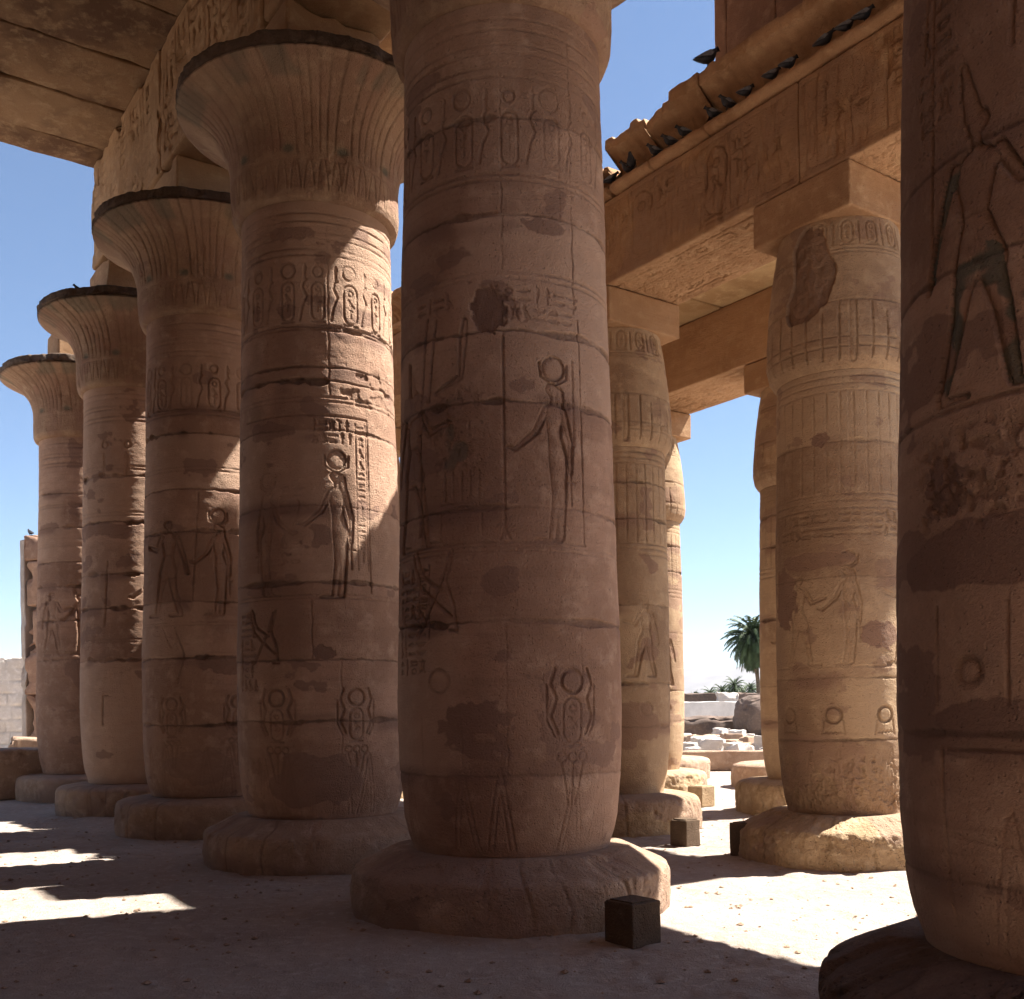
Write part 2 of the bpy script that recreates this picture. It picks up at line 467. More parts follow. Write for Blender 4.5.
def figure(R, s, z, h, kind='goddess', face=-1, depth=0.03, stain=0.3, paint=0.0):
    """standing figure in sunk relief; face=-1 looks to the left of the picture"""
    f = face
    C = []
    def c(x0, y0, r0, x1, y1, r1): C.append((s + f * x0 * h, z + y0 * h, r0 * h, s + f * x1 * h, z + y1 * h, r1 * h))
    if kind == 'goddess':
        c(-.02, .03, .025, -.03, .28, .036); c(.03, .03, .022, -.01, .28, .034)
        c(-.02, .28, .045, -.02, .50, .060); c(-.02, .50, .060, 0, .62, .040); c(0, .62, .040, 0, .76, .062)
        c(0, .012, .012, .13, .008, .008)
        c(-.055, .78, .022, -.105, .60, .018); c(-.105, .60, .018, -.10, .42, .013)
        c(.05, .78, .022, .12, .64, .018); c(.12, .64, .018, .24, .54, .012); c(.24, .54, .013, .28, .55, .008)
        c(0, .80, .022, .0, .86, .022)
        c(0, .885, .040, .015, .90, .036); c(-.03, .88, .032, -.05, .76, .024)
        R.caps(C, depth, .022, stain)
        R.disc(s - f * .0 * h, z + 1.02 * h, .072 * h, depth * .9, stain)
        R.line([(s - .09 * h, z + 1.05 * h), (s - .085 * h, z + .97 * h), (s - .02 * h, z + .93 * h)], .006, depth * .6)
        R.line([(s + .09 * h, z + 1.05 * h), (s + .085 * h, z + .97 * h), (s + .02 * h, z + .93 * h)], .006, depth * .6)
        R.line([(s - f * .10 * h, z + .42 * h), (s - f * .10 * h, z + .22 * h)], .006, depth * .5)
        R.line([(s - f * .13 * h, z + .36 * h), (s - f * .07 * h, z + .36 * h)], .005, depth * .5)
    else:
        c(-.13, .03, .024, -.06, .27, .034); c(-.06, .27, .034, -.03, .44, .052)
        c(.14, .03, .024, .10, .27, .034); c(.10, .27, .034, .05, .44, .052)
        c(-.14, .012, .013, -.02, .008, .009); c(.14, .012, .013, .26, .008, .009)
        c(-.02, .44, .070, .0, .58, .052); c(.06, .42, .06, .02, .56, .045)
        c(0, .58, .050, 0, .74, .085)
        c(-.09, .78, .026, -.16, .58, .020); c(-.16, .58, .020, -.20, .42, .015)
        c(.09, .78, .026, .16, .66, .020); c(.16, .66, .020, .30, .70, .014)
        c(0, .80, .024, .0, .86, .022); c(.005, .895, .042, .02, .90, .036)
        if kind == 'king_tall': c(-.015, .94, .040, -.045, 1.10, .018)
        R.caps(C, depth, .022, stain)
        R.line([(s - f * .09 * h, z + .38 * h), (s + f * .13 * h, z + .34 * h)], .006, depth * .5)
        R.line([(s - f * .06 * h, z + .60 * h), (s + f * .05 * h, z + .60 * h)], .006, depth * .5)
    if paint:
        got = R.win(s - .25 * h, s + .3 * h, z, z + 1.1 * h)
        if got:
            sl, X, Y = got
            d = np.full(X.shape, 9.0)
            legs = C[:6] if kind != 'goddess' else C[:3]
            for x0, y0, r0, x1, y1, r1 in legs + C[9:11]:
                dx, dy = x1 - x0, y1 - y0
                t = np.clip(((X - x0) * dx + (Y - y0) * dy) / (dx * dx + dy * dy + 1e-9), 0, 1)
                d = np.minimum(d, np.hypot(X - x0 - t * dx, Y - y0 - t * dy) - (r0 + (r1 - r0) * t))
            R.tint[sl] = np.maximum(R.tint[sl], paint * (d < 0) * sstep(.40, .55, fbm(X * 9, Y * 9, X * 0, 3)))

def uraei_disc(R, s, z, k=1.0, depth=0.022, full=True):
    """a disc between two cobras over a cartouche"""
    R.ring(s, z, .095 * k, .010, depth, .45)
    if not full: return
    for e in (-1, 1):
        R.line([(s + e * .15 * k, z + .10 * k), (s + e * .19 * k, z - .02 * k), (s + e * .14 * k, z - .14 * k), (s + e * .19 * k, z - .28 * k), (s + e * .13 * k, z - .42 * k)], .011, depth, .4)
        R.line([(s + e * .22 * k, z - .03 * k), (s + e * .22 * k, z - .32 * k), (s + e * .16 * k, z - .44 * k)], .007, depth * .8, .35)
    cartouche(R, s, z - .50 * k, z - .13 * k, .16 * k, np.random.RandomState(3), depth * .7)
    for e in (-.5, 0, .5):
        R.line([(s + e * .2 * k, z - .66 * k), (s + e * .06 * k, z - 1.0 * k)], .007, depth * .6)
        R.ring(s + e * .2 * k, z - .61 * k, .04 * k, .006, depth * .6)

def wings(R, s, z, k=1.0, depth=0.025):
    """crossed pennants under the scene"""
    for pts in ([(-.30, .52), (-.22, .28), (.0, .10), (.12, .0)], [(-.26, .55), (-.16, .33), (.03, .22)], [(.10, .5), (.02, .25), (-.12, .0), (-.22, -.12)],
                [(.13, .52), (.07, .28), (.14, .1), (.17, -.12), (.10, -.12)], [(.0, .22), (-.10, .05), (-.18, -.1)]):
        R.line([(s + x * k, z + y * k) for x, y in pts], .010, depth, .4)

# ------------------------------------------------------------------ turned stone (shafts, capitals, plinths)
def facing(x, y):
    return math.atan2(-x, -y)                    # bearing from the column to the camera

def theta_grid(r, step, back=0.12, dense=1.5):
    n = int(2 * dense * r / step)
    d = np.linspace(-dense, dense, n)
    m = max(8, int((2 * math.pi - 2 * dense) * r / back))
    e = np.linspace(dense, 2 * math.pi - dense, m + 2)[1:-1]
    return np.concatenate([d, e])                # angle, image-right positive; the coarse part lies behind

def profile(zs, pts):
    p = np.array(pts)
    r = np.interp(zs, p[:, 0], p[:, 1])
    k = 9
    if len(zs) > 40:
        pad = np.pad(r, k, mode='edge')
        r2 = np.convolve(pad, np.ones(2 * k + 1) / (2 * k + 1), 'valid')
        return r2
    return r

def turned(name, cx, cy, pts, step, mat, parent, carve=None, smoothp=True, zstep=None, rough=0.004, seed=0.0, cap=True, warp=0.012, dense=1.5):
    """a lathe surface (local to its column) whose camera-side half is dense enough to be carved"""
    z0, z1 = pts[0][0], pts[-1][0]
    rm = max(p[1] for p in pts)
    zstep = zstep or step
    Z = np.linspace(z0, z1, max(4, int((z1 - z0) / zstep)))
    pz = np.array([p[0] for p in pts])
    r = profile(Z, pts) if smoothp else np.interp(Z, pz, [p[1] for p in pts])
    T = theta_grid(rm, step, dense=dense)
    nd = int(np.sum(T <= dense + 1e-6))
    R = Relief(T[:nd] * (sum(r) / len(r)), Z)
    if carve: carve(R)
    H = np.zeros((len(Z), len(T)), np.float32); H[:, :nd] = R.H
    if carve:
        Sg, Zg0 = np.meshgrid(R.S, R.Z)
        if R.joints:
            js = sorted(R.joints)
            bl = sstep(-.02, .02, Sg * 0 + 1)
            zz = [-9] + [q[0] for q in js] + [99]
            rj = np.random.RandomState(int(seed * 10) % 9999)
            for q in range(len(zz) - 1):
                wb = 0.03 * (fbm(Sg * 2.3 + (js[q - 1][1] if q else 0), Sg * 0 + (js[q - 1][1] if q else 0), Sg * 0, 3) - .5)
                m = (Zg0 + wb > zz[q]) & (Zg0 + wb < zz[q + 1])
                split = rj.uniform(-.5, .5)
                R.tone += m * (lambda u, v, t: u * (1 - t) + v * t)(rj.uniform(-.6, .6), rj.uniform(-.6, .6), sstep(-.12, .12, Sg - split + .15 * (fbm(Sg * 5 + q, Zg0 * 5, Sg * 0, 3) - .5)))
        blot = fbm(Sg * 2.1 + seed * 3, Zg0 * 3.2, Sg * 0 + seed, 5)
        R.patch = np.maximum(R.patch, (.70 if cx < 3 else .5) * sstep(.655, .675, blot))
        R.H = np.where(blot > .665, R.H * .35, R.H)
        ero = .42 + .58 * sstep(.34, .60, fbm(Sg * 1.3 + seed, Zg0 * 1.3, Sg * 0 + seed, 4))
        ero = ero * (.75 + .25 * sstep(.3, .6, fbm(Sg * 14, Zg0 * 14, Sg * 0 + seed, 2)))
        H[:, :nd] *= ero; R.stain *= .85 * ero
    at = {}
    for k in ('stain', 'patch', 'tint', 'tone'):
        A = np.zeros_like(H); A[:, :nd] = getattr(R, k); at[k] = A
    B = facing(cx, cy) - T
    ux, uy = np.sin(B)[None, :], np.cos(B)[None, :]
    X0, Y0 = ux * r[:, None] + cx, uy * r[:, None] + cy
    Zg = np.broadcast_to(Z[:, None], H.shape)
    n = (fbm(X0 * 1.1 + seed, Y0 * 1.1, Zg * 1.1, 3) - .5) * warp * 2 + (fbm(X0 * 9 + seed, Y0 * 9, Zg * 12, 3) - .5) * rough * 2
    if rough > .012:
        n = n + (fbm(X0 * 26 + seed, Y0 * 26, Zg * 20, 2) - .5) * rough
    rr = r[:, None] + H + n
    V = np.stack([ux * rr, uy * rr, Zg], -1).reshape(-1, 3)
    F = [grid_faces(len(Z), len(T), True, 0, True)]
    if cap:
        base = len(V)
        V = np.concatenate([V, [[0, 0, z0], [0, 0, z1]]])
        j = np.arange(len(T)); j1 = (j + 1) % len(T)
        F.append(np.stack([np.full_like(j, base), j, j1], -1))
        o = (len(Z) - 1) * len(T)
        F.append(np.stack([np.full_like(j, base + 1), j1 + o, j + o], -1))
        for k in at: at[k] = np.concatenate([at[k].ravel(), [0, 0]])
    me = np_mesh(name, V, F, at)
    return link_mesh(name, me, mat, parent)

def axes(lo, hi, res, R):
    n = max(2, int((hi - lo) / res) + 1)
    a = np.linspace(lo, hi, n)
    e = np.array([0, .12, .3, .55, .8, 1.0, 1.6]) * R
    return np.unique(np.round(np.concatenate([a, lo + e, hi - e]), 5))

def stone_block(name, a0, a1, b0, b1, z0, z1, mat, res=0.12, R=0.05, wob=0.03, seed=0.0, parent=None, carve=None, fine=None, world=True, orient=None, loc=None, chips=0.0):
    """weathered rounded block in (a, b, z); carve = {'face': fn, 'soffit': fn}; fine = grid step of carved faces"""
    carve = carve or {}
    c = np.array([(a0 + a1) / 2, (b0 + b1) / 2, (z0 + z1) / 2]); h = np.array([a1 - a0, b1 - b0, z1 - z0]) / 2
    R = min(R, h.min() * .9)
    Vs, Fs, AT = [], [], {'stain': [], 'patch': [], 'tint': [], 'tone': []}
    off = 0
    lo, hi = (a0, b0, z0), (a1, b1, z1)
    for ax in range(3):
        for side in (0, 1):
            key = {(1, 0): 'face', (2, 0): 'soffit', (0, 0): 'end'}.get((ax, side))
            fn = carve.get(key)
            u, v = [(1, 2), (0, 2), (0, 1)][ax]
            rs_ = fine if (fn and fine) else res
            U = axes(lo[u], hi[u], rs_, R); W = axes(lo[v], hi[v], rs_, R)
            G = np.zeros((len(W), len(U), 3))
            G[..., u] = U[None, :]; G[..., v] = W[:, None]; G[..., ax] = hi[ax] if side else lo[ax]
            H = np.zeros((len(W), len(U))); A = {k: np.zeros_like(H) for k in AT}
            if fn:
                # along a, image-right means decreasing a: mirror so signs read the right way round
                Sx = U if u != 0 else -U[::-1]
                Rl = Relief(Sx, W); fn(Rl)
                g = (lambda q: q[:, ::-1]) if u == 0 else (lambda q: q)
                Sb, Zb = np.meshgrid(Rl.S, Rl.Z)
                eb = .18 + .82 * sstep(.36, .62, fbm(Sb * 1.6 + seed, Zb * 1.9, Sb * 0 + seed, 4))
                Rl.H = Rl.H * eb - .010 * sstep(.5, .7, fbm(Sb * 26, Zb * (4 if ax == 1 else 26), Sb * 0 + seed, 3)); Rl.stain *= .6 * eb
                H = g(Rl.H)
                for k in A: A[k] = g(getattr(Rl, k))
            p = G.reshape(-1, 3) - c
            q = np.clip(p, -h + R, h - R)
            dlt = p - q
            ln = np.linalg.norm(dlt, axis=1, keepdims=True) + 1e-9
            p2 = q + dlt / ln * np.minimum(ln, R)
            nrm = np.zeros(3); nrm[ax] = 1 if side else -1
            edge = np.clip(np.min(np.sort(h - np.abs(p), axis=1)[:, 1:2], axis=1) / 0.10, 0, 1)
            p2 = p2 + nrm * (H.ravel() * edge)[:, None]
            w = p + c
            dv = np.stack([fbm(w[:, 0] * 1.7 + k * 9 + seed, w[:, 1] * 1.7, w[:, 2] * 1.7, 4) - .5 for k in range(3)], -1) * wob
            if chips:
                near = np.sort(h - np.abs(p), axis=1)[:, 1]
                ch = sstep(.50, .62, fbm(w[:, 0] * 2.6 + seed, w[:, 1] * 2.6 + 4, w[:, 2] * 2.6, 3)) * (1 - sstep(0.0, .25, near)) * chips
                p2 = p2 - p2 / (np.linalg.norm(p2, axis=1, keepdims=True) + 1e-6) * ch[:, None]
            Vs.append(p2 + c + dv)
            # orientation of faces
            e1 = np.zeros(3); e1[u] = 1; e2 = np.zeros(3); e2[v] = 1
            Fs.append(grid_faces(len(W), len(U), False, off, np.dot(np.cross(e1, e2), nrm) < 0))
            A['tone'] = A['tone'] * 0 + (.15 if b0 < 4 else .45) * math.sin(seed * 7.7 + a0 * 3.1)
            for k in A: AT[k].append(A[k].ravel())
            off += len(p)
    V = np.concatenate(Vs)
    if orient: V = orient(V)
    origin = np.array(P(c[0], c[1], z0)) if world else np.zeros(3)
    if world:
        XY = np.stack([UX * V[:, 0] + VX * V[:, 1], UY * V[:, 0] + VY * V[:, 1], V[:, 2]], -1) - origin
    else:
        XY = V
    # (a, b) -> (x, y) mirrors the handedness
    Fs = [f[:, ::-1] for f in Fs] if world else Fs
    me = np_mesh(name, XY, Fs, {k: np.concatenate(v) for k, v in AT.items()}, True)
    o = link_mesh(name, me, mat, parent, loc=tuple(origin) if parent is None and world else loc)
    if parent is not None and world:
        o.location = Vector(origin) - parent.location
    return o

# ------------------------------------------------------------------ ground
def ground():
    def ax(d0, d1, st, far):
        a = np.arange(d0, d1, st)
        up = [a[-1]]; g = st
        while up[-1] < far: g *= 1.22; up.append(up[-1] + g)
        dn = [a[0]]; g = st
        while dn[-1] > -far: g *= 1.22; dn.append(dn[-1] - g)
        return np.array(dn[:0:-1] + list(a) + up[1:])
    X = ax(-8, 7.5, .035, 9000); Y = ax(5.2, 17, .035, 9000)
    GX, GY = np.meshgrid(X, Y)
    near = np.exp(-((GX / 16) ** 2 + ((GY - 11) / 16) ** 2))
    h = (fbm(GX * .5, GY * .5, GX * 0, 3) - .5) * .05 + (fbm(GX * 5, GY * 5, GX * 0 + 3, 3) - .5) * .020 + (fbm(GX * 1.6, GY * 1.6, GX * 0 + 9, 2) - .5) * .03
    fp = sstep(.56, .66, fbm(GX * 5.5 + 3, GY * 5.5, GX * 0 + 7, 2))
    h = (h - .013 * fp) * np.clip(near * 1.4, 0, 1)
    for aa, bb, rr_ in [(q, 5.30, 1.40) for q in (2.47, 7.60, 11.52, 15.45, 19.37, 23.3)] + [(q, 9.97, 1.17) for q in (7.6, 11.52, 15.45, 19.37)]:
        cx, cy, _ = P(aa, bb)
        dd = np.hypot(GX - cx, GY - cy) - rr_
        h = h + .03 * np.exp(-np.clip(dd, 0, None) / .16) * (dd < 2) * (.5 + fbm(GX * 1.5, GY * 1.5, GX * 0 + aa, 2))
    V = np.stack([GX, GY, h], -1).reshape(-1, 3)
    rs = np.random.RandomState(21)
    n = 16000
    jx = rs.randint(0, len(X), n); jy = rs.randint(0, len(Y), n)
    ok = (X[jx] > -9) & (X[jx] < 9) & (Y[jy] > 4.5) & (Y[jy] < 22)
    jx, jy = jx[ok], jy[ok]
    oct_v = np.array([(1, 0, 0), (0, 1, 0), (-1, 0, 0), (0, -1, 0), (.2, .1, .7), (.1, -.1, -.6)], float)
    oct_f = np.array([(0, 1, 4), (1, 2, 4), (2, 3, 4), (3, 0, 4), (1, 0, 5), (2, 1, 5), (3, 2, 5), (0, 3, 5)])
    m = len(jx)
    sz = .004 + .026 * rs.rand(m) ** 9
    pv = oct_v[None] * (1 + .4 * (rs.rand(m, 6, 3) - .5)) * sz[:, None, None] * np.array([1.2, 1, .8])
    ang = rs.rand(m) * 6.28
    ca, sn = np.cos(ang)[:, None], np.sin(ang)[:, None]
    px_ = pv[..., 0] * ca - pv[..., 1] * sn; py_ = pv[..., 0] * sn + pv[..., 1] * ca
    pb = np.stack([px_ + X[jx][:, None], py_ + Y[jy][:, None], pv[..., 2] + (h[jy, jx] + sz * .25)[:, None]], -1).reshape(-1, 3)
    pf = (oct_f[None] + (np.arange(m) * 6)[:, None, None]).reshape(-1, 3)
    tag(link_mesh('pebbles', np_mesh('pebbles', pb, pf, None, False), M_PLI), 'small pebbles and stone chips strewn over the sand', 'pebbles', None, 'stuff')
    me = np_mesh('ground', V, grid_faces(len(Y), len(X)))
    tag(link_mesh('ground', me, M_SAND), kind='structure', label='trodden sand floor of the hall running out to the desert')
ground()

# ------------------------------------------------------------------ columns with open papyrus capitals (row along b = 5.30)
LB = 5.30
LA = [7.60, 11.52, 15.45, 19.37, 23.30]
FRONT_A = 2.47
BELL = [(7.46, .89), (7.49, .94), (7.56, .968), (7.75, .98), (7.98, .985), (8.12, .998), (8.25, 1.03), (8.37, 1.08), (8.47, 1.15), (8.55, 1.235), (8.615, 1.33), (8.665, 1.425), (8.71, 1.52), (8.75, 1.60)]

def bell_carve(seed):
    def f(R):
        S, Z = np.meshgrid(R.S, R.Z)
        phi = S / (R.S[-1]) * 1.5
        t = np.clip((Z - 7.5) / 1.25, 0, 1)
        # tall papyrus stems with fine ribs between them, small leaves at the foot of the bell
        n = 10
        u = (phi * n / (2 * math.pi)) % 1.0 - .5
        up = sstep(.32, .42, t)
        stem = np.abs(np.abs(u) - .17 * (1 - .25 * t)) ; stem2 = np.abs(np.abs(u) - .30); stem3 = np.abs(np.abs(u) - .43)
        g = np.exp(-(stem / .022) ** 2) + .8 * np.exp(-(stem2 / .02) ** 2) + .7 * np.exp(-(stem3 / .02) ** 2)
        R.H -= .015 * g * up
        R.stain += np.clip(.6 * g * up, 0, .6)
        # umbel blobs
        blob = np.exp(-((u / .11) ** 2 + ((t - .40) / .035) ** 2))
        R.H -= .018 * blob; R.tint += .75 * np.clip(blob * 1.4, 0, 1)
        low = sstep(.02, .06, t) * (1 - sstep(.28, .33, t))
        u2 = (phi * 40 / (2 * math.pi)) % 1.0 - .5
        leaf = np.abs(np.abs(u2) - .42 * (1 - (t / .33).clip(0, 1)) ** .5)
        R.H -= .010 * low * np.exp(-(leaf / .06) ** 2); R.stain += .3 * low * np.exp(-(leaf / .06) ** 2)
        band = np.exp(-((t - .31) / .012) ** 2)
        R.H -= .008 * band
        top = sstep(.86, .9, t) * sstep(.45, .6, fbm(phi * 6 + seed, t * 4, t * 0, 3))
        R.tint += .45 * top
        wash = sstep(.48, .7, fbm(phi * 3 + seed, t * 3, t * 0 + seed, 3))
        R.patch += .5 * wash
        R.H -= .015 * sstep(.62, .7, fbm(phi * 5 + seed, t * 6, t * 0 + 2, 3))
    return f

def chips_rim(R):
    S, Z = np.meshgrid(R.S, R.Z)
    R.H -= .05 * sstep(.52, .66, fbm(S * 2.4, Z * 2, S * 0 + 5, 4))
    R.stain += .2

def std_rings(R):
    for z in (6.86, 6.93, 7.05, 7.12, 7.24, 7.33):
        R.band(z, .007, .016, .4)
    for z in (6.02, 6.07, 5.22, 5.27):
        R.band(z, .008, .014, .35)
    for z in (3.06, 3.02):
        R.band(z, .005, .010, .3)

def foot_leaves(R, seed):
    s = R.S[0]
    k = 0
    while s < R.S[-1]:
        if (k * 7 + seed) % 3 != 0:
            R.line([(s, .62), (s + .10, 1.25), (s + .13, 1.28), (s + .24, .62)], .005, .008, .22)
            R.line([(s + .05, .62), (s + .12, 1.12), (s + .19, .62)], .004, .006, .18)
        s += .30; k += 1

JZ = [1.22, 2.46, 3.37, 4.23, 4.80, 5.74, 6.53]

def carve_L1(R):
    rs = np.random.RandomState(5)
    std_rings(R)
    cartouche_band(R, 6.12, 6.80, -1.15, 1.2, rs, .40, .015)
    text_block(R, -.15, .62, 4.86, 5.16, rs, .14, .005, .012)
    text_block(R, -.85, -.45, 4.95, 5.15, rs, .13, .005, .012)
    figure(R, .40, 3.10, 1.38, 'goddess', -1, .036, .5)
    figure(R, -.92, 3.10, 1.42, 'king_tall', 1, .036, .5)
    R.line([(-.72, 4.98), (-.80, 4.2), (-.80, 3.2)], .010, .022, .5); R.line([(-.62, 4.95), (-.70, 4.3)], .010, .022, .5)
    R.line([(-.02, 3.15), (-.02, 4.75)], .007, .016, .45)
    R.line([(-.06, 3.12), (-.02, 3.2), (.02, 3.12)], .007, .016, .45)
    R.caps([(-.38, 4.45, .02, -.36, 4.75, .035), (-.36, 4.75, .035, -.34, 4.9, .02), (-.38, 4.45, .02, -.62, 4.35, .012)], .03, .02, .55)
    # offering stand, blackened
    got = R.win(-.56, -.16, 3.66, 4.32)
    sl, X, Y = got
    q = sstep(.42, .56, fbm(X * 8, Y * 6, X * 0, 3)) * sstep(-.56, -.50, X) * (1 - sstep(-.22, -.17, X)) * sstep(3.66, 3.74, Y) * (1 - sstep(4.2, 4.31, Y))
    R.tint[sl] = np.maximum(R.tint[sl], .5 * q); R.H[sl] -= .014 * q
    for k in range(5): R.line([(-.52 + k * .075, 3.45), (-.52 + k * .075, 3.68)], .006, .012, .35)
    R.line([(-.56, 3.42), (-.2, 3.42)], .006, .012); R.line([(-.56, 3.2), (-.56, 3.36), (-.2, 3.36), (-.2, 3.2)], .006, .012)
    R.line([(.66, 3.1), (.66, 4.95)], .005, .014, .4); R.line([(.58, 3.9), (.58, 4.6)], .007, .016, .4)
    R.line([(-1.1, 3.09), (.67, 3.09)], .006, .014, .4)
    wings(R, -.58, 2.52, 1.0, .03)
    text_block(R, -1.15, -.72, 2.0, 2.95, rs, .14, .006, .013, .35)
    text_strip(R, -.80, 2.35, 2.95, .12, rs, .02)
    uraei_disc(R, .50, 1.98, 1.0, .026)
    uraei_disc(R, -.58, 1.99, 1.0, .020, False); R.line([(-.78, 1.3), (-.78, 1.7)], .006, .012); R.line([(-.38, 1.3), (-.38, 1.7)], .006, .012)
    foot_leaves(R, 1)
    for k, z in enumerate(JZ): R.joint(z, 3.1 + k * 5, 1.0 if z not in (1.22,) else .2, .03)
    R.vjoint(-.02, 3.37, 4.80); R.vjoint(-.02, 5.3, 6.9); R.vjoint(.62, 5.0, 7.3, .02); R.vjoint(.60, 1.95, 2.46); R.vjoint(-.02, 1.3, 2.46, .008); R.vjoint(.5, 5.74, 6.5)
    R.line([(.68, 2.16), (.82, 2.155), (.95, 2.17)], .003, .006, .3)
    for k in range(9): R.line([(.70 + k * .026, 2.09), (.705 + k * .026, 2.12 + .012 * (k % 3))], .003, .006, .4)
    for k in range(4): R.line([(.82 + k * .03, 2.0), (.825 + k * .03, 2.03)], .003, .006, .4)
    R.blot(-.14, 4.98, .16, .20, 2, .95, -.02, stain=.25); R.blot(-.25, 1.70, .24, .14, 9, .8, .003)
    R.blot(.35, 5.66, .22, .07, 4, .8, .002); R.blot(-.9, 6.95, .3, .1, 8, .7, .002); R.blot(-.95, 4.3, .2, .12, 8, .7, .002)
    R.pits(-.7, -.1, 3.6, 4.4, .60, .008, 4, 30)

def carve_L2(R):
    rs = np.random.RandomState(8)
    std_rings(R)
    cartouche_band(R, 6.08, 6.78, -1.2, 1.2, rs, .40, .017)
    text_block(R, -.1, .38, 4.72, 5.02, rs, .13, .006, .018)
    text_strip(R, .42, 3.35, 5.0, .13, rs, .011)
    R.line([(-1.0, 5.06), (.58, 5.06)], .006, .016, .4); R.line([(.58, 3.1), (.58, 5.06)], .006, .016, .4)
    figure(R, .19, 3.02, 1.52, 'goddess', -1, .055, .6)
    figure(R, -.62, 3.05, 1.28, 'goddess', 1, .035, .55)
    text_block(R, -.45, -.1, 3.3, 4.3, rs, .17, .005, .010, .25)
    wings(R, -.62, 2.42, .9, .03)
    text_block(R, -1.1, -.72, 2.0, 2.9, rs, .14, .006, .013, .35)
    uraei_disc(R, -.50, 1.92, .95, .018); uraei_disc(R, .36, 1.92, .95, .018)
    foot_leaves(R, 2)
    for k, z in enumerate([1.66, 2.34, 3.2, 4.05, 4.9, 5.6, 6.05]): R.joint(z, 23.1 + k * 5, .9 if k % 2 == 0 else .35, .028)
    R.joint(5.45, 61, 1.5, .05)
    R.vjoint(.12, 5.3, 7.2); R.vjoint(.2, 1.2, 2.34); R.vjoint(-.1, 2.34, 3.0)
    R.blot(.02, 2.42, .12, .08, 3, .9, -.01, stain=.3); R.blot(-.1, 1.0, .55, .30, 12, .75, .004); R.blot(-.6, 4.9, .3, .12, 6, .7); R.blot(-.35, 7.1, .3, .08, 6, .7)
    R.pits(.2, 1.2, 5.1, 5.7, .52, .02, 5, 9)
    R.pits(-1.2, -.5, .6, 1.3, .55, .02, 7, 9)

def carve_L3(R):
    rs = np.random.RandomState(18)
    std_rings(R)
    cartouche_band(R, 6.08, 6.78, -1.1, 1.2, rs, .40, .028)
    figure(R, -.60, 3.15, 1.45, 'king', -1, .045, .6)
    figure(R, .12, 3.15, 1.40, 'goddess', -1, .040, .5)
    R.line([(-.25, 3.3), (-.15, 4.9)], .006, .016, .4); R.line([(.45, 3.3), (.5, 4.9)], .006, .016, .4)
    R.vjoint(.45, 3.3, 5.0, .03)
    R.ring(.35, 1.92, .10, .012, .022, .45); uraei_disc(R, -.55, 1.9, .9, .015)
    uraei_disc(R, .35, 1.92, .9, .016)
    R.line([(-.5, 3.0), (-.35, 2.6), (-.45, 2.2)], .006, .014, .35); R.line([(-.7, 3.0), (-.55, 2.7)], .006, .014, .35)
    foot_leaves(R, 0)
    for k, z in enumerate([1.6, 2.55, 3.35, 4.35, 4.95, 5.75, 6.1]): R.joint(z, 43.1 + k * 5, 1.3 if k in (1, 3, 5) else .6, .05)
    R.blot(.2, 2.45, .4, .14, 21, .8, -.01, stain=.2); R.blot(-.2, 1.0, .5, .25, 32, .5)
    R.pits(.5, 1.4, 3.3, 5.8, .50, .03, 15, 8)

def carve_L4(R):
    rs = np.random.RandomState(28)
    std_rings(R)
    for s in (-.55, -.15): glyph(R, 'sun', s - .1, 6.35, .2, .2, .01, .03); glyph(R, 'reed', s - .1, 5.9, .15, .4, .01, .03)
    figure(R, .28, 3.0, 1.45, 'goddess', -1, .05, .6)
    R.blot(.42, 3.95, .14, .12, 3, .9, -.02, stain=.4)
    R.ring(.30, 1.95, .11, .012, .025, .4); uraei_disc(R, .3, 1.95, .9, .02)
    R.line([(-.6, 1.6), (-.58, 2.1), (-.5, 2.1)], .008, .02, .4)
    R.line([(-.55, 3.3), (-.5, 4.4)], .008, .02, .4)
    for k, z in enumerate([2.7, 3.6, 4.2, 5.1, 5.9]): R.joint(z, 63.1 + k * 5, 1.6, .06)
    R.pits(.3, 1.4, 2.4, 6.5, .50, .03, 35, 7)

def carve_L5(R):
    std_rings(R)
    figure(R, -.1, 3.0, 1.3, 'goddess', -1, .05, .5)
    figure(R, -.7, 3.0, 1.35, 'king', 1, .05, .5)
    for k, z in enumerate([2.9, 3.7, 4.4, 4.9, 5.6, 6.3]): R.joint(z, 83.1 + k * 5, .9, .05)
    R.blot(0, 2.6, .4, .3, 3, .6)

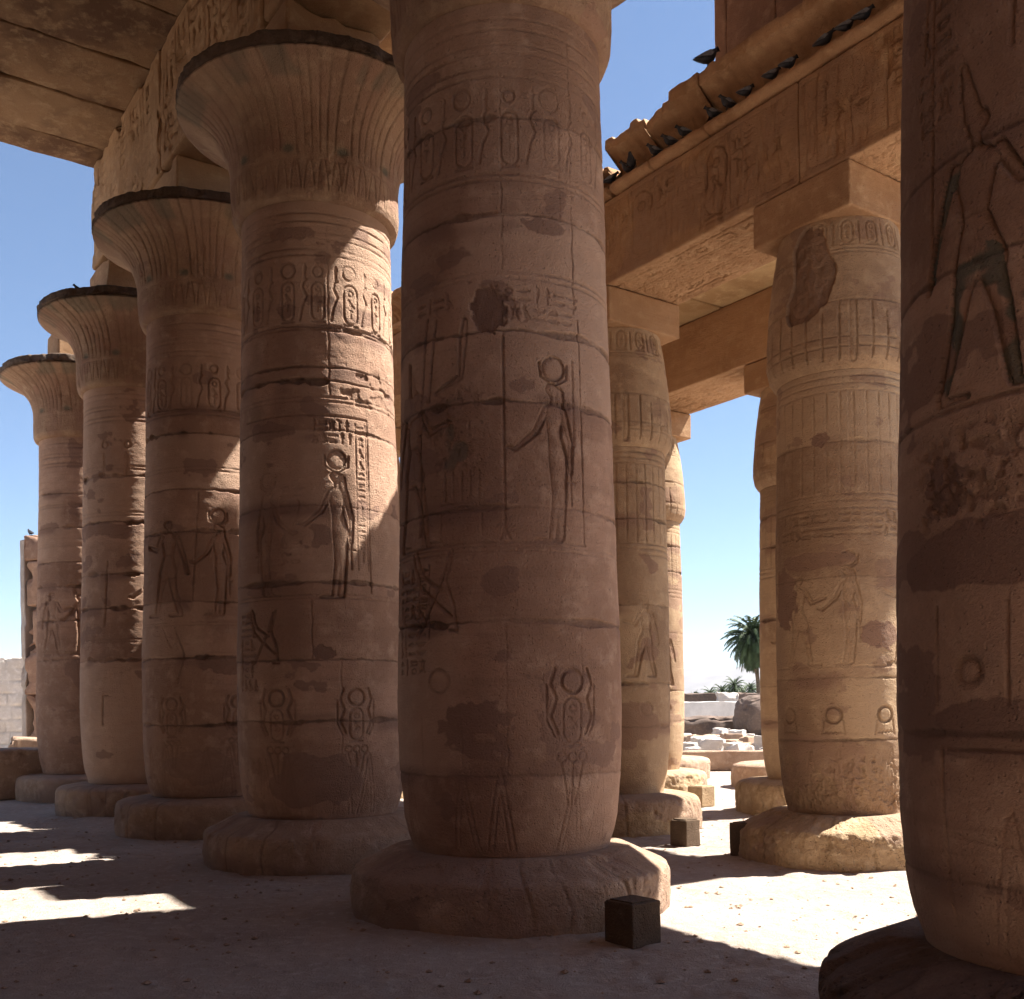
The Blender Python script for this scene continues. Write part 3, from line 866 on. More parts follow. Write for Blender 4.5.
def carve_front(R):
    rs = np.random.RandomState(38)
    figure(R, -.54, 3.12, 1.36, 'king_tall', 1, .03, .5, paint=.8)
    figure(R, .35, 3.12, 1.42, 'goddess', -1, .03, .4)
    R.line([(-1.2, 3.09), (1.0, 3.09)], .007, .016, .4)
    text_block(R, -.9, -.65, 4.4, 5.3, rs, .16, .007, .014, .35)
    R.line([(-.22, 4.6), (-.10, 5.4)], .009, .018, .45); R.line([(-.36, 4.6), (-.33, 5.4)], .009, .018, .45)
    R.line([(-.80, 3.9), (-.80, 5.4)], .005, .012, .3)
    R.joint(3.72, 5.5, .5, .02); R.joint(4.25, 95.5, .35, .02)
    R.joint(1.62, 75.5, .7, .02); R.joint(.95, 85.5, .5, .02)
    R.blot(-.10, 2.85, .16, .32, 3, .95, .002); R.blot(-.45, 2.42, .55, .16, 6, .95, .004); R.blot(-.70, 2.75, .13, .14, 8, .95, .002)
    R.blot(.25, 2.3, .3, .4, 16, .95, .004); R.blot(-.40, 1.68, .42, .10, 26, .95, .004); R.blot(.15, 1.8, .14, .2, 36, .9, .004)
    R.pits(-.95, -.2, 2.5, 3.05, .50, .014, 9, 22)
    R.disc(-.56, 1.90, .055, .03, .6); R.ring(-.56, 1.90, .07, .006, .012, .4)
    for x in (-.74, -.38): R.line([(x, 2.2), (x, 1.75)], .005, .010, .3)
    R.line([(-.72, 1.55), (-.7, .75)], .006, .012, .3); R.line([(-.2, 1.55), (-.19, .7)], .008, .018, .3)
    R.line([(-.68, 1.55), (-.22, 1.55)], .006, .012, .3); R.line([(-.68, 1.16), (-.35, 1.13)], .008, .014, .4)
    R.line([(-.12, 2.2), (-.1, 1.8), (-.16, 1.75)], .008, .016, .4)
    figure(R, .05, 1.75, .5, 'king', -1, .015, .3)
    foot_leaves(R, 1)
    R.vjoint(-.05, .4, 1.6, .02)

SHAFT_L = [(.56, .855), (.66, .90), (.85, .945), (1.2, .975), (1.8, .99), (2.5, .985), (4.2, .94), (5.5, .905), (7.48, .865)]
PLINTH_L = [(-.10, 1.36), (.08, 1.39), (.25, 1.40), (.40, 1.395), (.465, 1.375), (.505, 1.335), (.53, 1.25), (.545, 1.05), (.56, .80)]

LBL = {
 0: 'thick round sandstone column in the middle of the picture with a disc-crowned figure carved on it',
 1: 'sandstone papyrus column whose right side and crowned goddess relief are struck by sunlight',
 2: 'papyrus column with a flared capital just left of the sunlit goddess column',
 3: 'papyrus column carrying the broken end of the left stone beam, pigeons on its rim',
 4: 'farthest left papyrus column with a bare bell capital and only a small block on top',
}
def papyrus_column(a, b, label, step, carve, seed, top=True, zmax=None, pl_top=None):
    x, y, _ = P(a, b)
    root = tag(empty('papyrus_column', (x, y, 0)), label, 'column', 'columns with open papyrus capitals in the near row')
    sp = SHAFT_L
    turned('shaft', x, y, sp, step, M_COL, root, carve, seed=seed, rough=.004, warp=.014)
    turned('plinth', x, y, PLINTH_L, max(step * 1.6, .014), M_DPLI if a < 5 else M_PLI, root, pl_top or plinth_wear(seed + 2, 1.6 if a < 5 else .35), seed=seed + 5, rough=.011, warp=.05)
    if top:
        cp = turned('capital', x, y, BELL, max(step * 1.2, .010), M_CAP, root, bell_carve(seed), seed=seed, rough=.005, warp=.02, smoothp=False)
        turned('rim', x, y, [(8.755, 1.56), (8.77, 1.60), (8.91, 1.595), (8.93, 1.55)], .02, M_RIM, cp, chips_rim, seed=seed, rough=.02, warp=.03, smoothp=False, dense=1.7)
        ab = stone_block('abacus', a - .62, a + .62, b - .62, b + .62, 8.92, 9.752, M_ARC, .15, .04, .03, seed, root, chips=.06)
    return root

def plinth_wear(seed, k=1.0):
    def f(R):
        rs = np.random.RandomState(int(seed))
        S, Z = np.meshgrid(R.S, R.Z)
        rim = sstep(.22, .48, Z)
        R.H -= .11 * k * sstep(.56, .60, fbm(S * 1.3 + seed, Z * 2.4, S * 0 + seed, 4)) * rim
        R.H -= .05 * k * sstep(.55, .58, fbm(S * 4 + seed, Z * 5, S * 0 + seed, 4)) * sstep(.1, .35, Z)
        R.H -= .035 * k * sstep(.60, .66, fbm(S * 9 + seed, Z * 5, S * 0 + seed, 4))
        for q in range(5):
            s0 = rs.uniform(R.S[0], R.S[-1])
            R.line([(s0, -.1), (s0 + rs.uniform(-.05, .05), .2), (s0 + rs.uniform(-.1, .1), .5), (s0 + rs.uniform(-.1, .1), .56)], rs.uniform(.003, .006), .02, .5)
        R.patch += .6 * sstep(.55, .6, fbm(S * 1.6 + seed, Z * 2, S * 0 + 1, 4))
    return f

def plinth_damage(R):
    plinth_wear(7, .4)(R)
    R.line([(.95, .0), (.97, .3), (.90, .5)], .012, .04, .6)
    R.pits(.98, 1.5, .1, .45, .52, .03, 5, 10)

steps = [.0072, .0090, .012, .015, .02]
carves = [carve_L1, carve_L2, carve_L3, carve_L4, carve_L5]
for i, a in enumerate(LA):
    papyrus_column(a, LB, LBL[i], steps[i], carves[i], 3.0 + i * 17.7, pl_top=plinth_damage if i == 0 else None)
papyrus_column(FRONT_A, LB, 'huge near column cut by the right edge of the picture, with a striding king relief', .0065, carve_front, 91.0)

# ------------------------------------------------------------------ closed-bud columns (rows b = 9.97, 14.1), bare plinths (b = 18.2)
RB, RC, RD = 9.97, 14.10, 18.20
SHAFT_B = [(.55, .62), (.66, .655), (.9, .70), (1.4, .735), (2.2, .74), (3.6, .735), (5.40, .70)]
BUD = [(5.40, .70), (5.44, .74), (5.52, .79), (5.65, .815), (5.85, .81), (6.3, .775), (6.7, .725), (7.08, .66)]
PLINTH_B = [(-.10, 1.15), (.06, 1.17), (.25, 1.175), (.40, 1.165), (.47, 1.14), (.51, 1.09), (.54, .95), (.56, .60)]

def bud_ribs(R, z0, z1, n=9):
    for k in range(-n, n + 1):
        s = k * .145
        R.line([(s, z0), (s, z1)], .005, .010, .28)

def carve_R1(R):
    rs = np.random.RandomState(48)
    for z in (5.33, 5.25, 5.17, 4.05, 3.98, 3.90): R.band(z, .006, .014, .35)
    bud_ribs(R, 4.07, 5.15)
    R.caps([(.12, 4.08, .03, .12, 5.15, .03)], .012, .02, .2)
    R.joint(4.62, 7.7, .8, .03); R.blot(-.22, 4.66, .10, .08, 5, .9, -.01, stain=.3)
    text_block(R, -.75, .85, 3.58, 3.88, rs, .14, .006, .014, .35)
    R.line([(-1, 2.18), (1, 2.18)], .006, .012, .35)
    figure(R, .06, 2.2, 1.13, 'goddess', -1, .03, .5)
    figure(R, -.50, 2.2, 1.05, 'king', 1, .028, .5)
    figure(R, .78, 2.2, 1.13, 'king', -1, .028, .4)
    R.blot(-.75, 2.95, .22, .35, 3, .8, -.02, stain=.2); R.blot(.42, 2.52, .22, .17, 13, .9, .002); R.blot(-.3, 3.35, .4, .10, 23, .7, -.005)
    for s in (-.66, -.11, .45): R.ring(s, 1.66, .085, .011, .022, .5); glyph(R, 'water', s - .09, 1.42, .18, .1, .006, .012); R.line([(s - .12, 1.45), (s - .10, 1.6)], .006, .01); R.line([(s + .12, 1.45), (s + .10, 1.6)], .006, .01)
    R.joint(2.06, 37.7, .4, .02); R.joint(1.38, 57.7, .3, .015); R.joint(3.15, 71, .6, .02)
    foot_leaves(R, 2)
    R.pits(-1.1, 1.1, .55, 1.25, .50, .022, 19, 16)
    R.pits(-1.1, 1.1, .55, 1.05, .50, .014, 29, 32)

def bud_carve(damage):
    def f(R):
        rs = np.random.RandomState(58)
        R.band(6.70, .008, .014, .4); R.band(6.66, .006, .010, .3)
        for s in (-.3, .0, .3, .6): cartouche(R, s + .1, 6.76, 7.02, .13, rs, .016); 
        for s in (-.16, .14, .44, .72): R.line([(s + .1, 6.75), (s + .1, 7.0)], .006, .014)
        for k in range(-6, 8):
            R.line([(k * .17, 5.5), (k * .17, 6.1 - .1 * (k % 2))], .007, .014, .35)
        R.band(6.12, .007, .012, .35); R.band(5.62, .005, .010, .3); R.band(5.72, .005, .010, .3)
        R.caps([(.14, 5.5, .035, .14, 6.1, .035)], .016, .02, .4)
        if damage:
            got = R.win(-.75, .05, 5.95, 7.08)
            sl, X, Y = got
            q = np.abs((X + .30 - .05 * np.sin(Y * 9)) / (.17 + .10 * np.clip((7.0 - Y) / .7, 0, 1))) ** 2.5 + np.clip((6.25 - Y) / .3, 0, 9) ** 2 + 2.2 * (fbm(X * 4, Y * 3, X * 0 + 3, 5) - .5) + np.clip(Y - 6.95, 0, 1) * 5
            p = 1 - sstep(.85, 1.0, q)
            R.H[sl] = R.H[sl] * (1 - p) - p * (.03 + .03 * fbm(X * 16, Y * 5, X * 0, 3)); R.patch[sl] = .65 * p; R.stain[sl] = .6 * p * fbm(X * 20, Y * 4, X * 0, 2)
        R.blot(.7, 5.9, .2, .2, 5, .3)
    return f

def carve_bud_plain(seed):
    def f(R):
        rs = np.random.RandomState(int(seed))
        for z in (5.33, 5.25, 5.17, 4.05, 3.98, 3.90): R.band(z, .007, .016, .35)
        bud_ribs(R, 4.07, 5.15)
        figure(R, -.25, 2.2, 1.13, 'goddess', -1, .03, .4)
        figure(R, .4, 2.2, 1.1, 'king', -1, .03, .4)
        for k, z in enumerate((1.5, 2.1, 3.2, 4.4, 4.9)): R.joint(z, seed + k * 7, .8, .03)
        R.blot(.15, 1.55, .45, .3, seed, .7, .003)
        R.ring(.4, 1.75, .09, .01, .02)
    return f

def pecked(R):
    plinth_wear(4, .6)(R)
    S, Z = np.meshgrid(R.S, R.Z)
    R.H += .06 * (fbm(S * 13 + Z * 9, Z * 15 - S * 6, S * 0, 3) - .5)
    R.H -= .05 * sstep(.58, .66, fbm(S * 1.6 + 3, Z * 4, S * 0 + 8, 3)) * sstep(.3, .5, Z)

def bud_column(a, b, label, step, carve, seed, group, damage=False):
    x, y, _ = P(a, b)
    root = tag(empty('bud_column', (x, y, 0)), label, 'column', group)
    turned('shaft', x, y, SHAFT_B, step, M_RCOL, root, carve, seed=seed, warp=.012)
    turned('capital', x, y, BUD, step, M_RCOL, root, bud_carve(damage), seed=seed, warp=.012, smoothp=False)
    turned('plinth', x, y, PLINTH_B, max(step * 1.4, .014), M_RPLI, root, pecked if step < .012 else plinth_wear(seed, .4), seed=seed + 3, rough=.014, warp=.04)
    stone_block('abacus', a - .67, a + .67, b - .67, b + .67, 7.07, 7.553, M_ARC, .12, .025, .015, seed, root)
    return root

gB, gC = 'closed-bud columns under the right stone beam', 'closed-bud columns in the row behind'
bud_column(7.60, RB, 'bud column with worn capital and disc-crowned figure, beside the huge right edge column', .0085, carve_R1, 5.0, gB, True)
bud_column(11.52, RB, 'bud column standing half hidden right behind the middle column', .013, carve_bud_plain(71), 15.0, gB)
bud_column(15.45, RB, 'bud column hidden behind the middle column, seen only through narrow gaps', .03, None, 25.0, gB)
bud_column(19.37, RB, 'bud column seen in the thin gap left of the middle column', .02, carve_bud_plain(81), 35.0, gB)
bud_column(23.30, RB, 'farthest bud column under the right stone beam', .03, None, 45.0, gB)
bud_column(11.52, RC, 'bud column edge showing just left of the disc-carved bud column with worn capital', .014, carve_bud_plain(91), 55.0, gC)
bud_column(15.45, RC, 'bud column with sunlit right side, left of the sky gap and the palm', .014, carve_bud_plain(97), 65.0, gC)
bud_column(19.37, RC, 'bud column of the row behind, third along from the sky gap', .03, None, 75.0, gC)

for a, lb in ((15.45, 'bare round column base left of the farther worn bud column foot, half sunlit'), (19.37, 'small far round column base, sunlit, in front of the low wall'), (23.3, 'farthest round column base of the ruined outer row')):
    x, y, _ = P(a, RD)
    o = tag(empty('column_base', (x, y, 0)), lb, 'column base', 'bare column bases of the ruined outer row')
    turned('plinth', x, y, PLINTH_B, .03, M_PLI, o, None, seed=a, rough=.02, warp=.06)

# ------------------------------------------------------------------ beams, cornice, clerestory, roof
def beam_face_B(seed, A0):
    def f(R):
        rs = np.random.RandomState(seed)
        s = R.S[0] + .25
        R.line([(R.S[0], 8.62), (R.S[-1], 8.62)], .006, .012, .3); R.line([(R.S[0], 7.66), (R.S[-1], 7.66)], .006, .012, .3)
        while s < R.S[-1] - .3:
            w = .34
            if rs.rand() < .35: cartouche(R, s + .2, 7.74, 8.55, .34, rs, .020, .009, .35)
            else:
                R.line([(s, 7.7), (s, 8.6)], .005, .012, .3)
                text_block(R, s + .05, s + .38, 7.78, 8.55, rs, .25, .008, .018, .35)
            s += .44
        S, Z = np.meshgrid(R.S, R.Z)
        R.H -= .022 * sstep(.55, .68, fbm(S * 9 + seed, Z * 1.8, S * 0 + seed, 4))
        R.H -= .02 * sstep(.60, .70, fbm(S * 2 + seed, Z * 3, S * 0 + 4, 3))
        R.patch += .5 * sstep(.5, .65, fbm(S * 1.3 + seed, Z * 1.5, S * 0 + 2, 3))
    return f

def soffit_carve(seed, b0, b1):
    def f(R):
        rs = np.random.RandomState(seed)
        for t in (.12, .34, .38, .62, .66, .88):
            R.line([(R.S[0] + .1, b0 + (b1 - b0) * t), (R.S[-1] - .1, b0 + (b1 - b0) * t)], .008, .02, .45)
        s = R.S[0] + .3
        while s < R.S[-1] - .4:
            for t in (.14, .42, .68):
                glyph(R, (TALL + FLAT)[rs.randint(16)], s, b0 + (b1 - b0) * t, .28, (b1 - b0) * .19, .009, .022, stain=.45)
            s += .42
        S, Z = np.meshgrid(R.S, R.Z)
        R.stain += .35 * sstep(.56, .7, fbm(S * 2 + seed, Z * 3, S * 0, 4))
        R.H -= .02 * sstep(.58, .70, fbm(S * 3 + seed, Z * 4, S * 0 + 4, 3))
    return f

edgesB = [2.0, 7.60, 11.52, 15.45, 19.37, 24.2]
lbB = ['right stone beam block over the gap beside the huge right edge column', 'carved stone beam block between the disc-carved bud column and the half hidden one', 'stone beam block behind the middle column', 'stone beam block seen in the thin gap left of the middle column', 'far end block of the right stone beam']
for i in range(5):
    a0, a1 = edgesB[i], edgesB[i + 1]
    fn = {'face': beam_face_B(10 + i, a0), 'soffit': soffit_carve(20 + i, RB - .67, RB + .67)} if i < 2 or i == 3 else None
    o = stone_block('stone_beam', a0 + .004, a1 - .004, RB - .67, RB + .67, 7.56, 8.70, M_ARC, .10, .03, .02, i * 5.0, carve=fn, fine=.013 if i < 2 else .03)
    tag(o, lbB[i], 'stone beam', 'carved beams of the right row')
for i, (a0, a1, lb) in enumerate([(8.2, 11.52, 'inner stone beam block hidden behind the worn bud capital'), (11.52, 15.45, 'dark stained inner stone beam crossing just above the sky gap'), (15.45, 19.37, 'inner stone beam block left of the sky gap'), (19.37, 22.5, 'far inner stone beam block')]):
    fn = {'soffit': soffit_carve(40 + i, RC - .67, RC + .67)} if i == 1 else None
    o = stone_block('stone_beam', a0 + .004, a1 - .004, RC - .67, RC + .67, 7.56, 8.70, M_ARC, .10, .03, .02, 40 + i * 5.0, carve=fn, fine=.02)
    tag(o, lb, 'stone beam', 'beams of the inner right row')

# near-row high beam with broken far end
def beam_face_L(seed):
    def f(R):
        rs = np.random.RandomState(seed)
        s = R.S[0] + .2
        while s < R.S[-1] - .4:
            R.line([(s, 9.9), (s, 11.4)], .008, .02, .35)
            text_block(R, s + .06, s + .5, 9.95, 11.4, rs, .34, .012, .028, .4)
            s += .6
        S, Z = np.meshgrid(R.S, R.Z)
        R.H -= .03 * sstep(.58, .68, fbm(S * 2 + seed, Z * 3, S * 0 + 4, 3))
    return f
edgesL = [-4.0, 2.47, 7.60, 11.52, 15.45, 19.62]
lbL = ['high stone beam block over the huge right edge column', 'high stone beam block over the near end of the nave', 'high left stone beam block above the sunlit goddess column', 'high left stone beam block between the second and third flared capitals', 'broken end block of the high left stone beam against the sky']
for i in range(5):
    fn = {'face': beam_face_L(30 + i)} if i >= 2 else None
    o = stone_block('stone_beam', edgesL[i] + .004, edgesL[i + 1] - .004, LB - .67, LB + .67, 9.76, 11.56, M_ARC, .14, .05, .05, i * 9.0 + 3, carve=fn, fine=.02, chips=.10 if i == 4 else .03)
    tag(o, lbL[i], 'stone beam', 'high beams over the papyrus capitals')

# nave roof slabs over the camera and to the left
rsd = np.random.RandomState(77)
a = -4.0
k = 0
SL = []
while a < 19.4:
    w = 1.30 + .25 * rsd.rand()
    if a + w > 18.9: w = 19.55 - a
    SL.append((a, a + w)); a += w
for k, (a0, a1) in enumerate(SL):
    vis = len(SL) - k
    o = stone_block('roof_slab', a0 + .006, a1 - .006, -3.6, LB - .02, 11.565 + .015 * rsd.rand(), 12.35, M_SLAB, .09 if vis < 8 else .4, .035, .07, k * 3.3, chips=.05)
    lab = {1: 'dark roof slab at the sky edge in the top left corner', 2: 'roof slab just behind the one at the sky edge, top left', 3: 'third roof slab in from the sky, top left corner', 4: 'fourth roof slab in from the sky, top left corner'}.get(vis, 'roof slab of the high ceiling near or above the camera')
    tag(o, lab, 'roof slab', 'slabs of the high roof left of the beam')
SL2 = [(-4, -1.2), (-1.2, 1.6), (1.6, 4.4), (4.4, 7.0), (7.0, 9.05), (9.05, 12.2), (12.2, 14.4), (14.4, 16.9)]
for k, (a0, a1) in enumerate(SL2):
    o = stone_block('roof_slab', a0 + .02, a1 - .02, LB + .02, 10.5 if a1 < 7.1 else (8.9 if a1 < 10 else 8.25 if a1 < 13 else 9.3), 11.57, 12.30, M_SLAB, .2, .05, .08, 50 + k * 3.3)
    tag(o, 'warm lit roof slab glimpsed between the sunlit goddess column and the middle column' if k == 6 else 'high roof slab over the aisle right of the middle column', 'roof slab', 'slabs of the high roof over the side aisle')
SL3 = [(5.6, 7.9), (7.9, 10.3), (10.3, 12.7), (12.7, 15.1), (15.1, 17.6), (17.6, 20.0)]
for k, (a0, a1) in enumerate(SL3):
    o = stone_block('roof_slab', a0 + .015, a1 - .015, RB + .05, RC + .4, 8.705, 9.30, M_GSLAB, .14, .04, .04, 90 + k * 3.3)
    tag(o, 'golden lit underside of a lower roof slab seen left of the worn bud capital' if k == 3 else 'lower roof slab spanning between the two rows of bud columns', 'roof slab', 'slabs of the lower roof between the bud rows')

# cornice blocks: roll moulding, hollow curve and fillet
def cornice_block(a0, a1, broken, seed, label):
    prof = []
    b0 = RB - .67
    for t in np.linspace(-90, 200, 9): prof.append((b0 - .03 + -.06 * math.cos(math.radians(t)), 8.79 + .06 * math.sin(math.radians(t))))
    for t in np.linspace(0, 1, 12)[1:]: prof.append((b0 + .20 - .33 * t ** 2.8, 8.86 + .43 * t))
    prof += [(b0 - .135, 9.292), (b0 - .165, 9.294), (b0 - .17, 9.30), (b0 - .17, 9.36), (b0 - .17, 9.42), (b0 - .165, 9.43), (b0 - .15, 9.432), (b0 + .1, 9.43), (b0 + .5, 9.43), (b0 + .95, 9.43), (b0 + .95, 9.1), (b0 + .95, 8.71), (b0 + .5, 8.705), (b0 + .1, 8.705)]
    pr = np.array(prof)
    A = np.arange(a0, a1 + .001, .025)
    Aa = np.broadcast_to(A[:, None], (len(A), len(pr)))
    Bb = np.broadcast_to(pr[None, :, 0], Aa.shape).copy(); Zz = np.broadcast_to(pr[None, :, 1], Aa.shape).copy()
    front = (Bb < b0 + .21) & (Zz > 8.90) & (Zz < 9.32)
    rib = np.abs(((Aa / .16) % 1.0) - .5)
    Bb = Bb + front * .035 * np.exp(-(rib / .24) ** 2) + front * .02 * (fbm(Aa * 9, Zz * 9, Aa * 0, 3) - .5)
    n = fbm(Aa * 2.1 + seed, Zz * 2, Bb * 2, 4)
    up = sstep(8.95, 9.43, Zz)
    if broken:
        cc = np.floor(Aa / .21 + .35 * np.sin(Aa * 9 + seed))
        cut = broken * (NT[(cc.astype(int) * 7 + seed) % 64, 5, seed % 64] ** 1.3 * 1.15 + .25 * (fbm(Aa * 7 + seed, Zz * 5, Aa * 0 + 3, 3) - .5))
        Zz = Zz - up * cut * (.5 + .5 * n) * 1.1
        Bb = Bb + up * (Bb < b0 + .3) * cut * .5 * n
    wob = .045 if broken else .025
    Bb = Bb + (n - .5) * wob * 2; Zz = Zz + (fbm(Aa * 6 + seed, Bb * 4, Zz * 4, 3) - .5) * wob
    V = np.stack([UX * Aa + VX * Bb, UY * Aa + VY * Bb, Zz], -1).reshape(-1, 3)
    c = np.array(P((a0 + a1) / 2, b0 + .4, 8.705))
    V = V - c
    F = [grid_faces(len(A), len(pr), True, 0, False)]
    m = len(V)
    V = np.concatenate([V, [V[:len(pr)].mean(0), V[-len(pr):].mean(0)]])
    j = np.arange(len(pr)); j1 = (j + 1) % len(pr); o2 = (len(A) - 1) * len(pr)
    F.append(np.stack([np.full_like(j, m), j1, j], -1)); F.append(np.stack([np.full_like(j, m + 1), j + o2, j1 + o2], -1))
    me = np_mesh('cornice_block', V, F, None, True)
    o = link_mesh('cornice_block', me, M_ARC, None, tuple(c))
    return tag(o, label, 'cornice', 'cornice along the top of the right beam')
cornice_block(3.0, 5.85, 0, 1, 'cornice block at the right, cut off by the huge right edge column')
cornice_block(5.87, 8.95, .04, 2, 'long intact cornice block under the upright wall pier at the top')
cornice_block(8.97, 9.93, .16, 3, 'worn cornice block with a ragged top below the standing pigeon')
cornice_block(9.95, 10.72, .24, 4, 'broken cornice block sloping down toward the middle column')
cornice_block(10.78, 11.5, .34, 5, 'shattered cornice stump right beside the middle column shaft')
cornice_block(11.52, 15.4, .30, 6, 'weathered cornice block hidden behind the middle column')
cornice_block(15.42, 19.3, .10, 7, 'cornice block seen in the thin gap left of the middle column')
cornice_block(19.32, 24.2, .2, 8, 'farthest cornice block of the right beam')

# piers of the clerestory windows
for a0, a1, lb in ((2.0, 6.55, 'wide masonry pier of the clerestory above the picture, right side'), (8.12, 9.08, 'tall masonry pier standing on the cornice at the top of the picture'), (12.3, 13.1, 'high window pier hidden behind the middle column'), (19.5, 20.5, 'far high window pier over the right beam')):
    o = empty('window_pier', P((a0 + a1) / 2, RB, 9.43))
    tag(o, lb, 'masonry pier', 'piers between the high windows')
    e = .2
    stone_block('pier_body', a0, a1 - e, RB - .42, RB - .08, 9.435, 11.56, M_COL, .12, .03, .02, a0, o)
    stone_block('window_jamb', a1 - e + .003, a1, RB - .42, RB - .10, 9.435, 11.56, M_COL, .12, .03, .02, a0 + 3, o)

o = stone_block('window_sill', 6.56, 8.11, RB - .42, RB - .08, 9.435, 10.13, M_COL, .12, .03, .02, 77)
tag(o, 'low masonry sill between the two upright piers on the cornice', 'window sill')

# the other half of the hall, left of and behind the camera (it shades the place)
MB = -1.6
for i, aa in enumerate([-2.65, 2.47, 7.60, 11.52, 15.45, 19.37]):
    x, y, _ = P(aa, MB)
    root = tag(empty('papyrus_column', (x, y, 0)), 'papyrus column of the opposite nave row, outside the picture on the left', 'column', 'papyrus columns of the opposite row')
    turned('shaft', x, y, SHAFT_L, .12, M_COL, root, None, seed=aa); turned('plinth', x, y, PLINTH_L, .12, M_PLI, root, None, seed=aa)
    turned('capital', x, y, BELL, .12, M_CAP, root, None, seed=aa, smoothp=False)
    stone_block('abacus', aa - .62, aa + .62, MB - .62, MB + .62, 8.76, 9.752, M_ARC, .3, .04, .03, aa, root)
for a0, a1 in ((-7, -2.65), (-2.65, 2.47), (2.47, 7.60), (7.60, 11.52), (11.52, 15.45), (15.45, 19.6)):
    tag(stone_block('stone_beam', a0 + .01, a1 - .01, MB - .67, MB + .67, 9.76, 11.53, M_ARC, .4, .05, .05, a0), 'high beam block over the opposite nave row, outside the picture', 'stone beam', 'high beams of the opposite row')
    tag(stone_block('roof_slab', a0 + .01, a1 - .01, -9.0, -3.62, 11.57, 12.3, M_SLAB, .4, .05, .05, a0), 'roof slab over the opposite side aisle, outside the picture', 'roof slab', 'slabs over the opposite aisle')
tag(stone_block('hall_wall', -7.0, 21.0, -9.6, -8.7, -.1, 11.5, M_COL, .4, .08, .1, 3.), 'tall side wall of the hall, outside the picture on the left', 'wall')
tag(stone_block('hall_wall', -8.0, -7.05, -9.6, 19.0, -.1, 6.5, M_COL, .4, .08, .1, 5.), 'unseen hall wall behind the camera, height set for the fill light', 'wall')  # unseen wall, its height shaped to let fill light in

# ------------------------------------------------------------------ low ruins, blocks, boxes
def world_block(name, x, y, z0, sx, sy, sz, rz, mat, label, cat, group=None, R=.03, wob=.03, res=.12, seed=0., chips=0., carve=None, fine=None, kind=None):
    o = stone_block(name, -sx / 2, sx / 2, -sy / 2, sy / 2, 0, sz, mat, res, R, wob, seed, None, world=False, chips=chips, carve=carve, fine=fine)
    o.location = (x, y, z0); o.rotation_euler = (0, 0, rz)
    return tag(o, label, cat, group, kind)

def at(px, y_depth, pyv=None):
    return ((px - 512) / F_PX * y_depth, y_depth)

# small brown boxes at the column feet
x, y = at(634, 7.62)
def housing(px, yd, w, h, rz, mat, label, sc=1.0):
    x, y = at(px, yd)
    r = tag(empty('lamp_box', (x, y, 0), rz), label, 'box', 'small boxes at the column feet')
    b = stone_block('box_body', -w / 2, w / 2, -w / 2, w / 2, 0, h, mat, .03, .014, .012, px, None, world=False, chips=.02); b.parent = r
    l = stone_block('box_lid', -w / 2 + .03, w / 2 - .03, -w / 2 + .03, w / 2 - .03, h - .004, h + .010, mat, .05, .006, .004, px + 4, None, world=False); l.parent = r
    return r
housing(630, 7.75, .30, .33, math.radians(38), M_DARKBOX, 'dark brown box on the sand against the middle column base')
housing(684, 13.25, .28, .34, math.radians(38), M_DARKBOX, 'dark brown box at the base of the half hidden bud column')
housing(700, 18.6, .34, .36, math.radians(38), M_RPLI, 'sunlit tan box beside the farther round column base')
housing(746, 12.2, .30, .40, math.radians(35), M_DARKBOX, 'dark box peeping out left of the disc-carved bud column base')

# left background: broken masonry pier, sunlit wall, low block
x, y = at(61, 27.0)
root = tag(empty('masonry_pier', (x, y, 0), math.radians(-20)), 'tall broken masonry pier of stacked blocks behind the farthest left column', 'masonry pier')
zz = 0
rp = np.random.RandomState(4)
k = 0
while zz < 6.0:
    hh = min(.95 + .25 * rp.rand(), 6.42 - zz)
    off = .10 * (rp.rand() - .5)
    b = stone_block('course', -.60 + off, .35 + .12 * rp.rand(), -.55, .55, zz, zz + hh - .012, M_COL, .12, .05, .08, k * 5.5 + 2, None, world=False, chips=.16)
    b.parent = root; k += 1; zz += hh
f = stone_block('pale_lit_face', -.82, -.66, -.50, .50, 0, 6.3, M_PALE, .15, .03, .06, 8.8, None, world=False, chips=.10); f.parent = root  # pale slab added for the pier's sunlit side, brightness put into its colour

def brick_face(seed, h, cw=1.2, ch=.55):
    def fcv(R):
        rs = np.random.RandomState(seed)
        z = 0; row = 0
        while z < h:
            R.line([(R.S[0], z), (R.S[-1], z + .02)], .03, .05, .5)
            s = R.S[0] + (row % 2) * cw / 2
            while s < R.S[-1]:
                R.line([(s, z), (s, z + ch)], .025, .04, .5); s += cw * (.7 + .6 * rs.rand())
            z += ch; row += 1
    return fcv
x, y = at(-30, 46)
world_block('ruined_wall', x, y, 0, 9.0, 1.2, 4.35, math.radians(6), M_PALE, 'sunlit pale block wall at the far left edge', 'wall', None, .05, .10, .3, 3., .1, {'face': brick_face(5, 4.3, 1.6, .55)}, .06)
x, y = at(2, 22.3)
world_block('low_wall', x, y, 0, 1.5, 1.6, 1.07, math.radians(30), M_PLI, 'low dark stone block at the left edge beside the farthest column base', 'stone block', None, .08, .10, .1, 6., .08)
x, y = at(30, 25.4)
world_block('low_wall', x, y, 0, .9, .9, 1.25, math.radians(10), M_PLI, 'broken stone stump in front of the tall broken masonry pier', 'stone block', None, .08, .14, .1, 9., .16)

